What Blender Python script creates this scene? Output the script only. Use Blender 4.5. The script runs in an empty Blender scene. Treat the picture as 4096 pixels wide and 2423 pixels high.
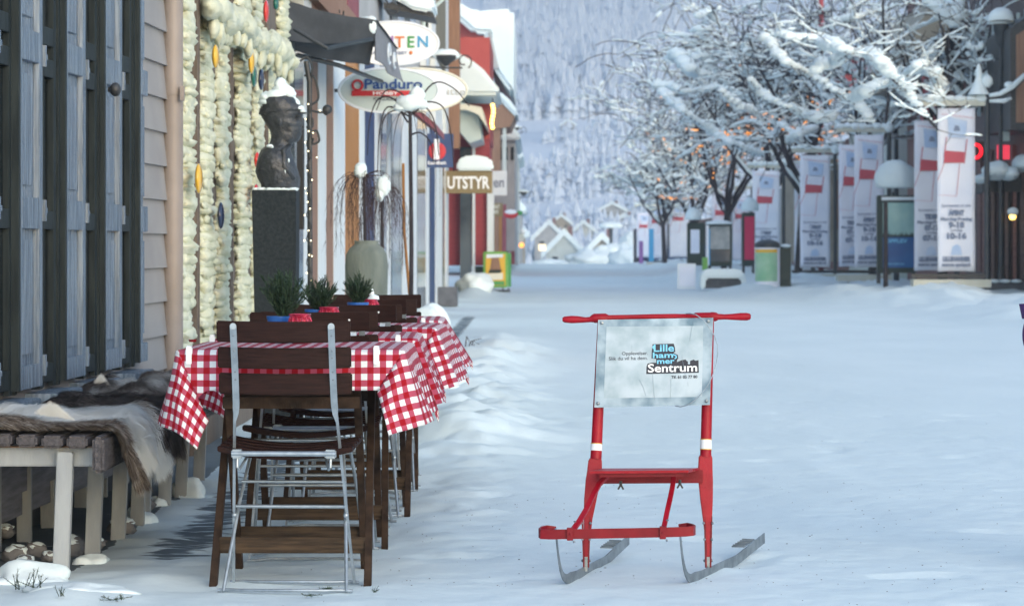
import bpy, bmesh, math, random
from mathutils import Vector, Matrix, noise
random.seed(7)
R = math.radians
PI = math.pi
SC = bpy.context.scene
COL = SC.collection
F, CX, CY, H = 6848.0, 1310.0, 600.0, 1.1      # focal length in photo units, vanishing point, eye height

def P(x, y, Y):
    return Vector(((x-CX)*Y/F, Y, H-(y-CY)*Y/F))

def rnd(a, b): return random.uniform(a, b)
def nz(x, y, z=0.0, s=1.0): return noise.noise(Vector((x*s, y*s, z*s)))

# ------------------------------------------------------------------ materials
def mat(name, col, rough=.7, metal=0.0, col2=None, scale=8.0, stretch=(1,1,1), bump=0.0, bscale=40.0,
        bstretch=None, lo=.35, hi=.65, spec=.5, emit=None, estr=0.0, sss=0.0, coat=0.0, detail=4.0, alpha=1.0):
    m = bpy.data.materials.new(name); m.use_nodes = True
    nt = m.node_tree; b = nt.nodes['Principled BSDF']
    b.inputs['Base Color'].default_value = (*col, 1)
    b.inputs['Roughness'].default_value = rough
    b.inputs['Metallic'].default_value = metal
    b.inputs['Specular IOR Level'].default_value = spec
    if coat: b.inputs['Coat Weight'].default_value = coat
    if emit:
        b.inputs['Emission Color'].default_value = (*emit, 1); b.inputs['Emission Strength'].default_value = estr
    tc = nt.nodes.new('ShaderNodeTexCoord')
    if col2:
        mp = nt.nodes.new('ShaderNodeMapping'); mp.inputs['Scale'].default_value = stretch
        nt.links.new(tc.outputs['Object'], mp.inputs['Vector'])
        n = nt.nodes.new('ShaderNodeTexNoise'); n.inputs['Scale'].default_value = scale; n.inputs['Detail'].default_value = detail
        nt.links.new(mp.outputs['Vector'], n.inputs['Vector'])
        r = nt.nodes.new('ShaderNodeValToRGB')
        r.color_ramp.elements[0].position = lo; r.color_ramp.elements[0].color = (*col, 1)
        r.color_ramp.elements[1].position = hi; r.color_ramp.elements[1].color = (*col2, 1)
        nt.links.new(n.outputs['Fac'], r.inputs['Fac']); nt.links.new(r.outputs['Color'], b.inputs['Base Color'])
    if bump:
        mp = nt.nodes.new('ShaderNodeMapping'); mp.inputs['Scale'].default_value = bstretch or stretch
        nt.links.new(tc.outputs['Object'], mp.inputs['Vector'])
        n = nt.nodes.new('ShaderNodeTexNoise'); n.inputs['Scale'].default_value = bscale; n.inputs['Detail'].default_value = 6
        nt.links.new(mp.outputs['Vector'], n.inputs['Vector'])
        bp = nt.nodes.new('ShaderNodeBump'); bp.inputs['Strength'].default_value = bump; bp.inputs['Distance'].default_value = .02
        nt.links.new(n.outputs['Fac'], bp.inputs['Height']); nt.links.new(bp.outputs['Normal'], b.inputs['Normal'])
    return m

M = {}
M['snow'] = mat('snow', (.70,.82,.85), .75, col2=(.76,.86,.89), scale=3, bump=.35, bscale=14, spec=.3)
M['snow_far'] = mat('snow_far', (.70,.81,.84), .8, col2=(.77,.87,.89), scale=.6, spec=.2)
M['red_paint'] = mat('red_paint', (.25,.002,.011), .42, col2=(.33,.004,.016), scale=14, bump=.08, bscale=90, spec=.25)
M['red_dark'] = mat('red_dark', (.15,.002,.008), .45, col2=(.21,.003,.011), scale=10, bump=.05, bscale=60, spec=.25)
M['steel'] = mat('steel', (.17,.20,.22), .4, .8, col2=(.30,.34,.37), scale=20, bump=.08, bscale=120)
M['galv'] = mat('galvanised', (.26,.31,.35), .42, .65, col2=(.36,.42,.47), scale=25, bump=.05, bscale=150)
M['wood_slat'] = mat('wood_slat', (.013,.0055,.005), .6, col2=(.026,.011,.009), scale=12, stretch=(1,6,14), bump=.12, bscale=40, bstretch=(1,8,22), spec=.12)
M['wood_table'] = mat('wood_table', (.022,.014,.010), .65, spec=.15, col2=(.055,.034,.022), scale=9, stretch=(2,3,2), bump=.15, bscale=30, bstretch=(8,8,2))
M['wood_rail'] = mat('wood_rail', (.026,.018,.012), .65, spec=.15, col2=(.070,.046,.028), scale=8, stretch=(1,6,9), bump=.15, bscale=30, bstretch=(1,8,14))
M['bench_paint'] = mat('bench_paint', (.25,.275,.29), .6, col2=(.32,.345,.355), scale=7, stretch=(3,3,.7), bump=.14, bscale=50, bstretch=(4,4,.5))
M['bench_slat'] = mat('bench_slat', (.04,.038,.043), .7, col2=(.085,.078,.083), scale=25, stretch=(4,.6,4), bump=.35, bscale=60, bstretch=(3,.5,3))
M['bench_brown'] = mat('bench_brown', (.16,.085,.04), .6, col2=(.10,.07,.05), scale=20)
M['shutter'] = mat('shutter', (.075,.12,.18), .24, col2=(.20,.27,.35), scale=11, stretch=(6,6,.35), bump=.25, bscale=60, bstretch=(5,5,.25))
M['shutter_dark'] = mat('shutter_dark', (.012,.019,.022), .6, spec=.2, col2=(.024,.034,.036), scale=10, stretch=(4,4,.5), bump=.15, bscale=50, bstretch=(5,5,.3))
M['glass_dark'] = mat('glass_dark', (.008,.012,.014), .12, spec=.12, col2=(.02,.026,.03), scale=3)
M['black'] = mat('black', (.01,.011,.013), .6)
M['siding'] = mat('siding', (.265,.258,.255), .55, col2=(.315,.308,.30), scale=3, bump=.08, bscale=30, bstretch=(3,.4,3))
M['pipe'] = mat('pipe', (.235,.205,.185), .45, col2=(.285,.25,.228), scale=4, bump=.05, bscale=60)
M['under_board'] = mat('under_board', (.10,.10,.12), .6, col2=(.17,.17,.20), scale=8, stretch=(1,.6,6), bump=.2, bscale=40, bstretch=(1,.3,8))
M['foam'] = mat('foam', (.54,.57,.42), .8, col2=(.68,.71,.57), scale=9, bump=.5, bscale=35)
M['plank_dark'] = mat('plank_dark', (.10,.08,.065), .7, col2=(.17,.14,.115), scale=12, stretch=(6,6,.5), bump=.2, bscale=40, bstretch=(6,6,.4))
M['stone_dark'] = mat('stone_dark', (.012,.018,.022), .75, col2=(.024,.032,.038), scale=60, spec=.2, bump=.15, bscale=120)
M['bronze'] = mat('bronze', (.014,.018,.023), .42, col2=(.045,.052,.062), scale=18, bump=.7, bscale=30, spec=.6)
M['clay'] = mat('clay', (.095,.12,.11), .85, col2=(.20,.23,.205), scale=6, stretch=(1,1,.3), bump=.4, bscale=30)
M['stone_grey'] = mat('stone_grey', (.10,.10,.105), .85, col2=(.20,.20,.205), scale=6, bump=.4, bscale=30)
M['twig'] = mat('twig', (.03,.017,.017), .8, col2=(.06,.033,.03), scale=20)
M['bark'] = mat('bark', (.016,.015,.020), .9, col2=(.038,.033,.040), scale=9, bump=.4, bscale=30)
M['bark_far'] = mat('bark_far', (.020,.018,.026), .9, col2=(.048,.040,.052), scale=3)
M['needle'] = mat('needle', (.010,.032,.018), .7, col2=(.028,.065,.030), scale=40)
M['spruce'] = mat('spruce', (.012,.03,.02), .7, col2=(.04,.07,.035), scale=50)
M['blue_pot'] = mat('blue_pot', (.015,.10,.36), .35, col2=(.02,.13,.42), scale=15)
M['red_foil'] = mat('red_foil', (.30,.006,.03), .15, .25, col2=(.55,.04,.10), scale=30, bump=.8, bscale=45, coat=.5)
M['white_plastic'] = mat('white_plastic', (.72,.77,.80), .4, col2=(.78,.82,.85), scale=8)
M['iron'] = mat('iron', (.015,.018,.02), .5, col2=(.04,.045,.05), scale=20)
M['pole'] = mat('pole', (.02,.03,.04), .45, col2=(.035,.045,.055), scale=6)
M['awning'] = mat('awning', (.022,.028,.036), .7, col2=(.04,.048,.058), scale=6, bump=.25, bscale=10)
M['valance'] = mat('valance', (.17,.18,.20), .7, col2=(.22,.23,.25), scale=12, bump=.1, bscale=50)
M['white_wood'] = mat('white_wood', (.62,.69,.72), .55, col2=(.72,.78,.81), scale=3, stretch=(4,4,.4), bump=.05, bscale=40)
M['brown_wood'] = mat('brown_wood', (.22,.12,.075), .6, col2=(.30,.17,.11), scale=5, stretch=(6,6,.4))
M['orange_wood'] = mat('orange_wood', (.32,.13,.02), .6, col2=(.42,.19,.045), scale=5, stretch=(6,6,.4))
M['glass_shop'] = mat('glass_shop', (.03,.045,.06), .1, col2=(.10,.13,.155), scale=.8, lo=.4, hi=.6)
M['maroon'] = mat('maroon', (.20,.05,.07), .7, col2=(.26,.075,.095), scale=4)
M['olive'] = mat('olive', (.16,.15,.11), .7, col2=(.21,.195,.14), scale=4)
M['red_wall'] = mat('red_wall', (.38,.06,.055), .7, col2=(.45,.085,.075), scale=1.5)
M['red_siding'] = mat('red_siding', (.27,.035,.05), .7, col2=(.34,.055,.07), scale=2, stretch=(1,1,14))
M['grey_wall'] = mat('grey_wall', (.33,.35,.36), .8, col2=(.42,.44,.45), scale=1.2)
M['pale_wall'] = mat('pale_wall', (.50,.55,.52), .8, col2=(.58,.62,.59), scale=1.2)
M['beige_wall'] = mat('beige_wall', (.28,.25,.19), .8, col2=(.38,.34,.27), scale=2)
M['concrete'] = mat('concrete', (.07,.08,.095), .8, col2=(.11,.12,.14), scale=8)
M['sign_white'] = mat('sign_white', (.72,.80,.86), .5, col2=(.76,.83,.88), scale=3)
M['sign_mint'] = mat('sign_mint', (.48,.60,.60), .5, col2=(.53,.64,.64), scale=3)
M['sign_cream'] = mat('sign_cream', (.72,.72,.60), .5)
M['sign_brown'] = mat('sign_brown', (.19,.14,.06), .6, col2=(.22,.17,.08), scale=3)
M['navy'] = mat('navy', (.012,.035,.12), .5, col2=(.03,.07,.18), scale=2)
M['ink'] = mat('ink', (.012,.016,.03), .6)
M['ink_blue'] = mat('ink_blue', (.012,.06,.22), .6)
M['sky_text'] = mat('sky_text', (.16,.52,.75), .5)
M['white'] = mat('white', (.80,.83,.85), .5)
M['red'] = mat('red', (.50,.02,.03), .5)
M['green'] = mat('green', (.05,.30,.08), .5)
M['lime'] = mat('lime', (.16,.42,.08), .5)
M['yellow'] = mat('yellow', (.70,.42,.03), .4)
M['orange'] = mat('orange', (.60,.17,.03), .5)
M['violet'] = mat('violet', (.28,.13,.42), .5)
M['cyan'] = mat('cyan', (.05,.32,.58), .5)
M['dark_green'] = mat('dark_green', (.008,.03,.025), .5)
M['mint_poster'] = mat('mint_poster', (.22,.48,.30), .6, col2=(.40,.60,.45), scale=3)
M['banner_cloth'] = mat('banner_cloth', (.74,.80,.92), .7, col2=(.84,.88,.96), scale=1.3)
M['banner_sky'] = mat('banner_sky', (.42,.58,.82), .7, col2=(.58,.70,.88), scale=2)
M['banner_red'] = mat('banner_red', (.55,.09,.12), .7)
M['banner_ink'] = mat('banner_ink', (.20,.25,.36), .7)
M['cream_metal'] = mat('cream_metal', (.48,.50,.42), .6, col2=(.56,.58,.52), scale=3)
M['brick'] = mat('brick', (.16,.075,.065), .85, col2=(.24,.13,.115), scale=6, stretch=(1,1,5), detail=8)
M['brick_dark'] = mat('brick_dark', (.10,.075,.075), .85, col2=(.145,.11,.108), scale=6, stretch=(1,1,5), detail=8)
M['poster_teal'] = mat('poster_teal', (.22,.42,.42), .4, col2=(.36,.56,.52), scale=2)
M['poster_blue'] = mat('poster_blue', (.006,.08,.26), .4, col2=(.012,.13,.36), scale=1.5)
M['pink'] = mat('pink', (.60,.015,.09), .5)
M['grey_poster'] = mat('grey_poster', (.30,.33,.33), .6, col2=(.48,.50,.48), scale=4)
M['lamp_orange'] = mat('lamp_orange', (1,.5,.15), .5, emit=(1,.36,.06), estr=.9)
M['lamp_warm'] = mat('lamp_warm', (1,.9,.6), .5, emit=(1,.86,.5), estr=2.5)
M['lamp_yellow'] = mat('lamp_yellow', (1,.7,.2), .5, emit=(1,.62,.12), estr=2.6)
M['neon'] = mat('neon', (1,.02,.03), .5, emit=(1,.008,.02), estr=1.2)
M['neon_pink'] = mat('neon_pink', (1,.1,.15), .5, emit=(1,.05,.10), estr=.35)
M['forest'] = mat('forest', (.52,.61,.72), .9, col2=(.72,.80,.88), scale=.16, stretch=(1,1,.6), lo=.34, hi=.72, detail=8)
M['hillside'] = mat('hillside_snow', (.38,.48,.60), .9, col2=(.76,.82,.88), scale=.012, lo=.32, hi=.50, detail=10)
M['purple_sleeve'] = mat('purple_sleeve', (.045,.012,.10), .8, col2=(.10,.05,.17), scale=30)

for k_ in ('red_paint','red_dark'):
    for n_ in M[k_].node_tree.nodes:
        if n_.type=='VALTORGB':
            e_=n_.color_ramp.elements.new(.735); e_.color=tuple(n_.color_ramp.elements[-1].color) if False else (.26,.004,.014,1); e2_=n_.color_ramp.elements.new(.76); e2_.color=(.07,.022,.02,1)
def gingham():
    m = bpy.data.materials.new('gingham'); m.use_nodes = True
    nt = m.node_tree; b = nt.nodes['Principled BSDF']; b.inputs['Roughness'].default_value = .6
    uv = nt.nodes.new('ShaderNodeUVMap'); sp = nt.nodes.new('ShaderNodeSeparateXYZ'); nt.links.new(uv.outputs[0], sp.inputs[0])
    def band(o):
        a = nt.nodes.new('ShaderNodeMath'); a.operation = 'MULTIPLY'; a.inputs[1].default_value = 1/.0405; nt.links.new(o, a.inputs[0])
        f = nt.nodes.new('ShaderNodeMath'); f.operation = 'FRACT'; nt.links.new(a.outputs[0], f.inputs[0])
        g = nt.nodes.new('ShaderNodeMath'); g.operation = 'GREATER_THAN'; g.inputs[1].default_value = .5; nt.links.new(f.outputs[0], g.inputs[0])
        return g.outputs[0]
    s = nt.nodes.new('ShaderNodeMath'); s.operation = 'ADD'
    nt.links.new(band(sp.outputs[0]), s.inputs[0]); nt.links.new(band(sp.outputs[1]), s.inputs[1])
    d = nt.nodes.new('ShaderNodeMath'); d.operation = 'MULTIPLY'; d.inputs[1].default_value = .5; nt.links.new(s.outputs[0], d.inputs[0])
    r = nt.nodes.new('ShaderNodeValToRGB'); r.color_ramp.interpolation = 'CONSTANT'
    e = r.color_ramp.elements; e[0].position = 0; e[0].color = (.66,.70,.72,1); e[1].position = .3; e[1].color = (.38,.065,.11,1)
    k = e.new(.8); k.color = (.29,.002,.010,1)
    nt.links.new(d.outputs[0], r.inputs[0]); nt.links.new(r.outputs[0], b.inputs['Base Color'])
    b.inputs['Specular IOR Level'].default_value = .15
    return m
M['gingham'] = gingham()

def fur(name, dark, mid, light):
    """fur pattern follows the pelt: attribute 'tone' (0 dark back, 1 white belly) broken up by noise"""
    m=bpy.data.materials.new(name); m.use_nodes=True; nt=m.node_tree; b=nt.nodes['Principled BSDF']; b.inputs['Roughness'].default_value=.85; b.inputs['Specular IOR Level'].default_value=.2
    at=nt.nodes.new('ShaderNodeAttribute'); at.attribute_name='tone'
    tc=nt.nodes.new('ShaderNodeTexCoord'); n=nt.nodes.new('ShaderNodeTexNoise'); n.inputs['Scale'].default_value=26; n.inputs['Detail'].default_value=4
    nt.links.new(tc.outputs['Object'],n.inputs[0])
    q=nt.nodes.new('ShaderNodeMath'); q.operation='MULTIPLY_ADD'; q.inputs[1].default_value=.5; nt.links.new(n.outputs[0],q.inputs[0]); nt.links.new(at.outputs['Fac'],q.inputs[2])
    r=nt.nodes.new('ShaderNodeValToRGB'); e=r.color_ramp.elements; e[0].position=.30; e[0].color=(*dark,1); e[1].position=1.0; e[1].color=(*light,1); k=e.new(.62); k.color=(*mid,1)
    nt.links.new(q.outputs[0],r.inputs[0]); nt.links.new(r.outputs[0],b.inputs['Base Color'])
    return m
M['fur_light']=fur('fur_light',(.05,.038,.030),(.28,.24,.20),(.70,.74,.74))
M['fur_dark']=fur('fur_dark',(.022,.019,.019),(.10,.085,.08),(.30,.28,.26))
M['fur_mixed']=fur('fur_mixed',(.035,.027,.024),(.17,.15,.135),(.55,.57,.56))

def street_mat():
    m = bpy.data.materials.new('trodden_snow'); m.use_nodes = True
    nt = m.node_tree; b = nt.nodes['Principled BSDF']; L = nt.links.new
    b.inputs['Roughness'].default_value = .72; b.inputs['Specular IOR Level'].default_value = .3
    tc = nt.nodes.new('ShaderNodeTexCoord')
    n1 = nt.nodes.new('ShaderNodeTexNoise'); n1.inputs['Scale'].default_value = 1.2; n1.inputs['Detail'].default_value = 6
    mp = nt.nodes.new('ShaderNodeMapping'); mp.inputs['Scale'].default_value = (.6,.25,1); L(tc.outputs['Object'], mp.inputs[0]); L(mp.outputs[0], n1.inputs[0])
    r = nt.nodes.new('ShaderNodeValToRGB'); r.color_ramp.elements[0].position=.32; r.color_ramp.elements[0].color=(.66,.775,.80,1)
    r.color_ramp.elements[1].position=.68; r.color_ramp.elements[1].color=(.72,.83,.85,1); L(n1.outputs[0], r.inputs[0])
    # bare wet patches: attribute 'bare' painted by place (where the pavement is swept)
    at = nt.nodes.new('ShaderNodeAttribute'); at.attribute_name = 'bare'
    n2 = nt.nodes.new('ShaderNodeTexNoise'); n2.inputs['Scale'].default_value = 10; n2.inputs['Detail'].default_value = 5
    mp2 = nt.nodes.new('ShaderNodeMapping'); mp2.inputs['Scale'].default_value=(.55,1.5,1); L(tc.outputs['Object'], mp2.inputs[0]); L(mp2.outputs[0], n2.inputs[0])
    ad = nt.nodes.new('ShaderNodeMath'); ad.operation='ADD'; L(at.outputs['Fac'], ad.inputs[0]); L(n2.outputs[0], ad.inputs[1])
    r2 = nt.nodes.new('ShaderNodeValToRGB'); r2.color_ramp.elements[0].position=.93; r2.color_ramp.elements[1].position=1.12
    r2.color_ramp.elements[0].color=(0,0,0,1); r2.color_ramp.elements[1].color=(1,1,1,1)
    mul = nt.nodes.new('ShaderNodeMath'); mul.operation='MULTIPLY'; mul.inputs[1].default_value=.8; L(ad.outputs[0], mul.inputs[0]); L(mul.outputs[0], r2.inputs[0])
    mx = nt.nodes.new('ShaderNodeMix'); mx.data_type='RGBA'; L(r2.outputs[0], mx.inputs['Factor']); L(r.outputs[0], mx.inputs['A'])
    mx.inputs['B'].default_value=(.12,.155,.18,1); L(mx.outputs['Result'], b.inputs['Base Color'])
    # footprints / grain
    n3 = nt.nodes.new('ShaderNodeTexNoise'); n3.inputs['Scale'].default_value = 9; n3.inputs['Detail'].default_value = 8; L(tc.outputs['Object'], n3.inputs[0])
    bp = nt.nodes.new('ShaderNodeBump'); bp.inputs['Strength'].default_value=.32; bp.inputs['Distance'].default_value=.022
    L(n3.outputs[0], bp.inputs['Height']); L(bp.outputs[0], b.inputs['Normal'])
    return m
M['street'] = street_mat()

# ------------------------------------------------------------------ mesh builder
def curve(pts,n=6):
    """smooth Catmull-Rom line through the points"""
    pts=[Vector(p) for p in pts]; q=[2*pts[0]-pts[1]]+pts+[2*pts[-1]-pts[-2]]; out=[]
    for i in range(1,len(q)-2):
        a,b,c,d=q[i-1:i+3]
        for s in range(n):
            t=s/n; out.append(.5*((2*b)+(c-a)*t+(2*a-5*b+4*c-d)*t*t+(3*b-a-3*c+d)*t**3))
    out.append(pts[-1]); return out
class MB:
    def __init__(s): s.v=[]; s.f=[]; s.mi=[]; s.uv=None
    def add(s, vs, fs, mi=0):
        o=len(s.v); s.v+= [tuple(p) for p in vs]; s.f+=[tuple(i+o for i in f) for f in fs]; s.mi+=[mi]*len(fs); return s
    def box(s, x0,x1,y0,y1,z0,z1, mi=0):
        vs=[(x0,y0,z0),(x1,y0,z0),(x1,y1,z0),(x0,y1,z0),(x0,y0,z1),(x1,y0,z1),(x1,y1,z1),(x0,y1,z1)]
        return s.add(vs,[(0,3,2,1),(4,5,6,7),(0,1,5,4),(1,2,6,5),(2,3,7,6),(3,0,4,7)],mi)
    def hexa(s, a, b, mi=0):   # a,b = two quads (4 points each)
        return s.add(list(a)+list(b),[(0,3,2,1),(4,5,6,7),(0,1,5,4),(1,2,6,5),(2,3,7,6),(3,0,4,7)],mi)
    def bar(s, p, q, w, t, side=(1,0,0), mi=0, w2=None, t2=None):   # rectangular bar p->q, w along side, t perpendicular
        p=Vector(p); q=Vector(q); d=(q-p).normalized(); sd=Vector(side); sd=(sd-d*sd.dot(d)).normalized(); n=d.cross(sd)
        w2=w2 or w; t2=t2 or t
        A=[p+sd*w/2*i+n*t/2*j for i,j in ((-1,-1),(1,-1),(1,1),(-1,1))]
        B=[q+sd*w2/2*i+n*t2/2*j for i,j in ((-1,-1),(1,-1),(1,1),(-1,1))]
        return s.hexa(A,B,mi)
    def tube(s, pts, r, n=8, mi=0, cap=True):
        pts=[Vector(p) for p in pts]; k=len(pts)
        rs=r if isinstance(r,(list,tuple)) else [r]*k
        o=len(s.v); prev=None
        for i,p in enumerate(pts):
            d=(pts[min(i+1,k-1)]-pts[max(i-1,0)])
            d = d.normalized() if d.length>1e-9 else Vector((0,0,1))
            if prev is None:
                u=Vector((1,0,0)) if abs(d.x)<.8 else Vector((0,0,1))
            else: u=prev
            u=(u-d*u.dot(d)).normalized(); prev=u; w=d.cross(u)
            for j in range(n):
                a=2*PI*j/n; s.v.append(tuple(p+(u*math.cos(a)+w*math.sin(a))*rs[i]))
        for i in range(k-1):
            for j in range(n):
                a=o+i*n+j; b=o+i*n+(j+1)%n; s.f.append((a,b,b+n,a+n)); s.mi.append(mi)
        if cap:
            s.f.append(tuple(o+j for j in range(n))[::-1]); s.mi.append(mi)
            s.f.append(tuple(o+(k-1)*n+j for j in range(n))); s.mi.append(mi)
        return s
    def strip(s, pts, w, t, mi=0):   # flat strap: pts = [(point, sidevector, width, thick)]
        o=len(s.v); k=len(pts)
        for i,(p,sd,w_,t_) in enumerate(pts):
            p=Vector(p); d=(Vector(pts[min(i+1,k-1)][0])-Vector(pts[max(i-1,0)][0])).normalized()
            sd=Vector(sd); sd=(sd-d*sd.dot(d)).normalized(); n=d.cross(sd)
            for a,b in ((-1,-1),(1,-1),(1,1),(-1,1)): s.v.append(tuple(p+sd*w_/2*a+n*t_/2*b))
        for i in range(k-1):
            for j in range(4):
                a=o+i*4+j; b=o+i*4+(j+1)%4; s.f.append((a,b,b+4,a+4)); s.mi.append(mi)
        s.f.append((o+3,o+2,o+1,o)); s.mi.append(mi); e=o+(k-1)*4; s.f.append((e,e+1,e+2,e+3)); s.mi.append(mi)
        return s
    def lathe(s, prof, c=(0,0,0), n=24, mi=0, sx=1, sy=1):
        o=len(s.v); c=Vector(c)
        for r,z in prof:
            for j in range(n):
                a=2*PI*j/n; s.v.append((c.x+r*math.cos(a)*sx, c.y+r*math.sin(a)*sy, c.z+z))
        for i in range(len(prof)-1):
            for j in range(n):
                a=o+i*n+j; b=o+i*n+(j+1)%n; s.f.append((a,b,b+n,a+n)); s.mi.append(mi)
        s.f.append(tuple(o+j for j in range(n))[::-1]); s.mi.append(mi)
        s.f.append(tuple(o+(len(prof)-1)*n+j for j in range(n))); s.mi.append(mi)
        return s
    def blob(s, c, r, nu=10, nv=7, amp=0.0, fr=3.0, seed=0, mi=0, flat=None):
        c=Vector(c); r=Vector(r) if not isinstance(r,(int,float)) else Vector((r,r,r)); o=len(s.v)
        for i in range(nv+1):
            th=PI*i/nv
            for j in range(nu):
                ph=2*PI*j/nu
                d=Vector((math.sin(th)*math.cos(ph),math.sin(th)*math.sin(ph),math.cos(th)))
                k=1+amp*noise.noise(d*fr+Vector((seed*3.1,seed*1.7,seed)))
                p=Vector((d.x*r.x,d.y*r.y,d.z*r.z))*k
                if flat is not None and p.z<flat: p.z=flat
                s.v.append(tuple(c+p))
        for i in range(nv):
            for j in range(nu):
                a=o+i*nu+j; b=o+i*nu+(j+1)%nu; s.f.append((a,a+nu,b+nu,b)); s.mi.append(mi)
        return s
    def poly(s, pts, off, mi=0):   # prism: polygon pts (3D) extruded by vector off
        pts=[Vector(p) for p in pts]; off=Vector(off); n=len(pts)
        vs=pts+[p+off for p in pts]
        fs=[tuple(range(n)),tuple(range(2*n-1,n-1,-1))]+[(i,i+n,(i+1)%n+n,(i+1)%n) for i in range(n)]
        return s.add(vs,fs,mi)
    def grid(s, fn, nu, nv, mi=0, flip=False):
        o=len(s.v)
        for i in range(nu+1):
            for j in range(nv+1): s.v.append(tuple(fn(i/nu,j/nv)))
        for i in range(nu):
            for j in range(nv):
                a=o+i*(nv+1)+j; f=(a,a+nv+1,a+nv+2,a+1)
                s.f.append(f[::-1] if flip else f); s.mi.append(mi)
        return s
    def build(s, name, mats, parent=None, smooth=False, bevel=0.0, recalc=True, loc=None, uv=None):
        me=bpy.data.meshes.new(name)
        vs=s.v
        if loc is not None: l=Vector(loc); vs=[tuple(Vector(v)-l) for v in vs]
        me.from_pydata(vs,[],s.f)
        if not isinstance(mats,(list,tuple)): mats=[mats]
        for m in mats: me.materials.append(M[m] if isinstance(m,str) else m)
        me.polygons.foreach_set('material_index', s.mi)
        if uv:
            l=me.uv_layers.new(name='UVMap')
            for lp in me.loops: l.data[lp.index].uv=uv[lp.vertex_index]
        if recalc:
            bm=bmesh.new(); bm.from_mesh(me); bmesh.ops.recalc_face_normals(bm, faces=bm.faces)
            if bevel: bmesh.ops.bevel(bm, geom=[e for e in bm.edges if e.calc_face_angle(0)>.6], offset=bevel, segments=2, affect='EDGES', clamp_overlap=True)
            bm.to_mesh(me); bm.free()
        if smooth:
            me.polygons.foreach_set('use_smooth',[True]*len(me.polygons))
            if smooth!='all':
                try: me.set_sharp_from_angle(angle=R(38))
                except Exception: pass
        me.update()
        ob=bpy.data.objects.new(name,me); COL.objects.link(ob)
        if loc is not None: ob.location=loc
        if parent is not None: ob.parent=parent
        return ob

def tag(o, label=None, cat=None, group=None, kind=None):
    if label: o['label']=label
    if cat: o['category']=cat
    if group: o['group']=group
    if kind: o['kind']=kind
    return o
def thing(name, label, cat, loc=(0,0,0), rz=0, group=None):
    o=bpy.data.objects.new(name,None); COL.objects.link(o); o.location=loc; o.rotation_euler=(0,0,rz); o.empty_display_size=.1
    return tag(o,label,cat,group)
def copy_tree(o, parent=None):
    c=o.copy(); COL.objects.link(c); c.parent=parent
    for ch in [x for x in bpy.data.objects if x.parent==o]: copy_tree(ch,c)
    return c
# parts in world coordinates under an Empty: vertices are given in world space
def part(mb, name, mats, root, **kw):
    l=Vector(root.location)
    if abs(root.rotation_euler.z)<1e-9:
        mb.v=[tuple(Vector(v)-l) for v in mb.v]
    return mb.build(name,mats,root,**kw)

def text_mesh(body, size, bold=0.0, width=None, depth=0.0):
    """returns verts (x right, y up) and faces of the text, left aligned at the baseline origin"""
    cu=bpy.data.curves.new('lettering','FONT'); cu.body=body; cu.size=size; cu.offset=bold; cu.resolution_u=3
    ob=bpy.data.objects.new('lettering',cu); COL.objects.link(ob)
    bpy.context.view_layer.update()
    me=bpy.data.meshes.new_from_object(ob.evaluated_get(bpy.context.evaluated_depsgraph_get()))
    vs=[tuple(v.co) for v in me.vertices]; fs=[tuple(p.vertices) for p in me.polygons]
    bpy.data.objects.remove(ob); bpy.data.curves.remove(cu); bpy.data.meshes.remove(me)
    if not vs: return [],[]
    x0=min(v[0] for v in vs); x1=max(v[0] for v in vs)
    k=(width/(x1-x0)) if width else 1
    return [((v[0]-x0)*k,v[1],0) for v in vs],fs
def put_text(mb, body, size, place, width=None, bold=0.0, mi=0, align='l'):
    vs,fs=text_mesh(body,size,bold,width)
    if not vs: return
    w=max(v[0] for v in vs); dx={'l':0,'c':-w/2,'r':-w}[align]
    mb.add([place(v[0]+dx,v[1]) for v in vs],fs,mi)
def face_text(mb, body, x, y, Y, size, width=None, bold=0.0, mi=0, align='c'):
    """lettering on a board that faces the camera; x,y = photo position of the baseline anchor, size/width in photo units"""
    k=Y/F; o=P(x,y,Y)
    put_text(mb,body,size*k*1.38,lambda a,b:Vector((o.x+a,Y,o.z+b)),width*k if width else None,bold*k,mi,align)

# ------------------------------------------------------------------ world, light, camera
w=bpy.data.worlds.new('World'); SC.world=w; w.use_nodes=True
nt=w.node_tree; bg=nt.nodes['Background']
sky=nt.nodes.new('ShaderNodeTexSky'); sky.sky_type='NISHITA'; sky.sun_disc=False
SUN_EL, SUN_ROT = R(20), R(152)
sky.sun_elevation=SUN_EL; sky.sun_rotation=SUN_ROT; sky.dust_density=1.1; sky.air_density=1.0; sky.ozone_density=.8
nt.links.new(sky.outputs[0],bg.inputs[0]); bg.inputs[1].default_value=.15
sun=bpy.data.lights.new('sun','SUN'); sun.energy=.5; sun.angle=R(100); sun.color=(1,.995,.985)
so=bpy.data.objects.new('sun',sun); COL.objects.link(so)
d=Vector((math.sin(SUN_ROT)*math.cos(SUN_EL), math.cos(SUN_ROT)*math.cos(SUN_EL), math.sin(SUN_EL)))
so.rotation_euler=d.to_track_quat('Z','Y').to_euler(); so.location=(5,-5,20)
cam=bpy.data.cameras.new('camera'); co=bpy.data.objects.new('camera',cam); COL.objects.link(co); SC.camera=co
co.location=(0,0,H); co.rotation_euler=(R(90),0,0)
cam.sensor_width=36; cam.lens=F/2509*36; cam.shift_x=-(CX-1254.5)/2509; cam.shift_y=-(741.5-CY)/2509
cam.clip_start=.5; cam.clip_end=9000
cam.dof.use_dof=True; cam.dof.focus_distance=9.4; cam.dof.aperture_fstop=9.5
SC.view_settings.view_transform='Standard'; SC.view_settings.look='None'; SC.view_settings.gamma=1
SC.view_settings.exposure=1.14
SC.render.film_transparent=False
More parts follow.
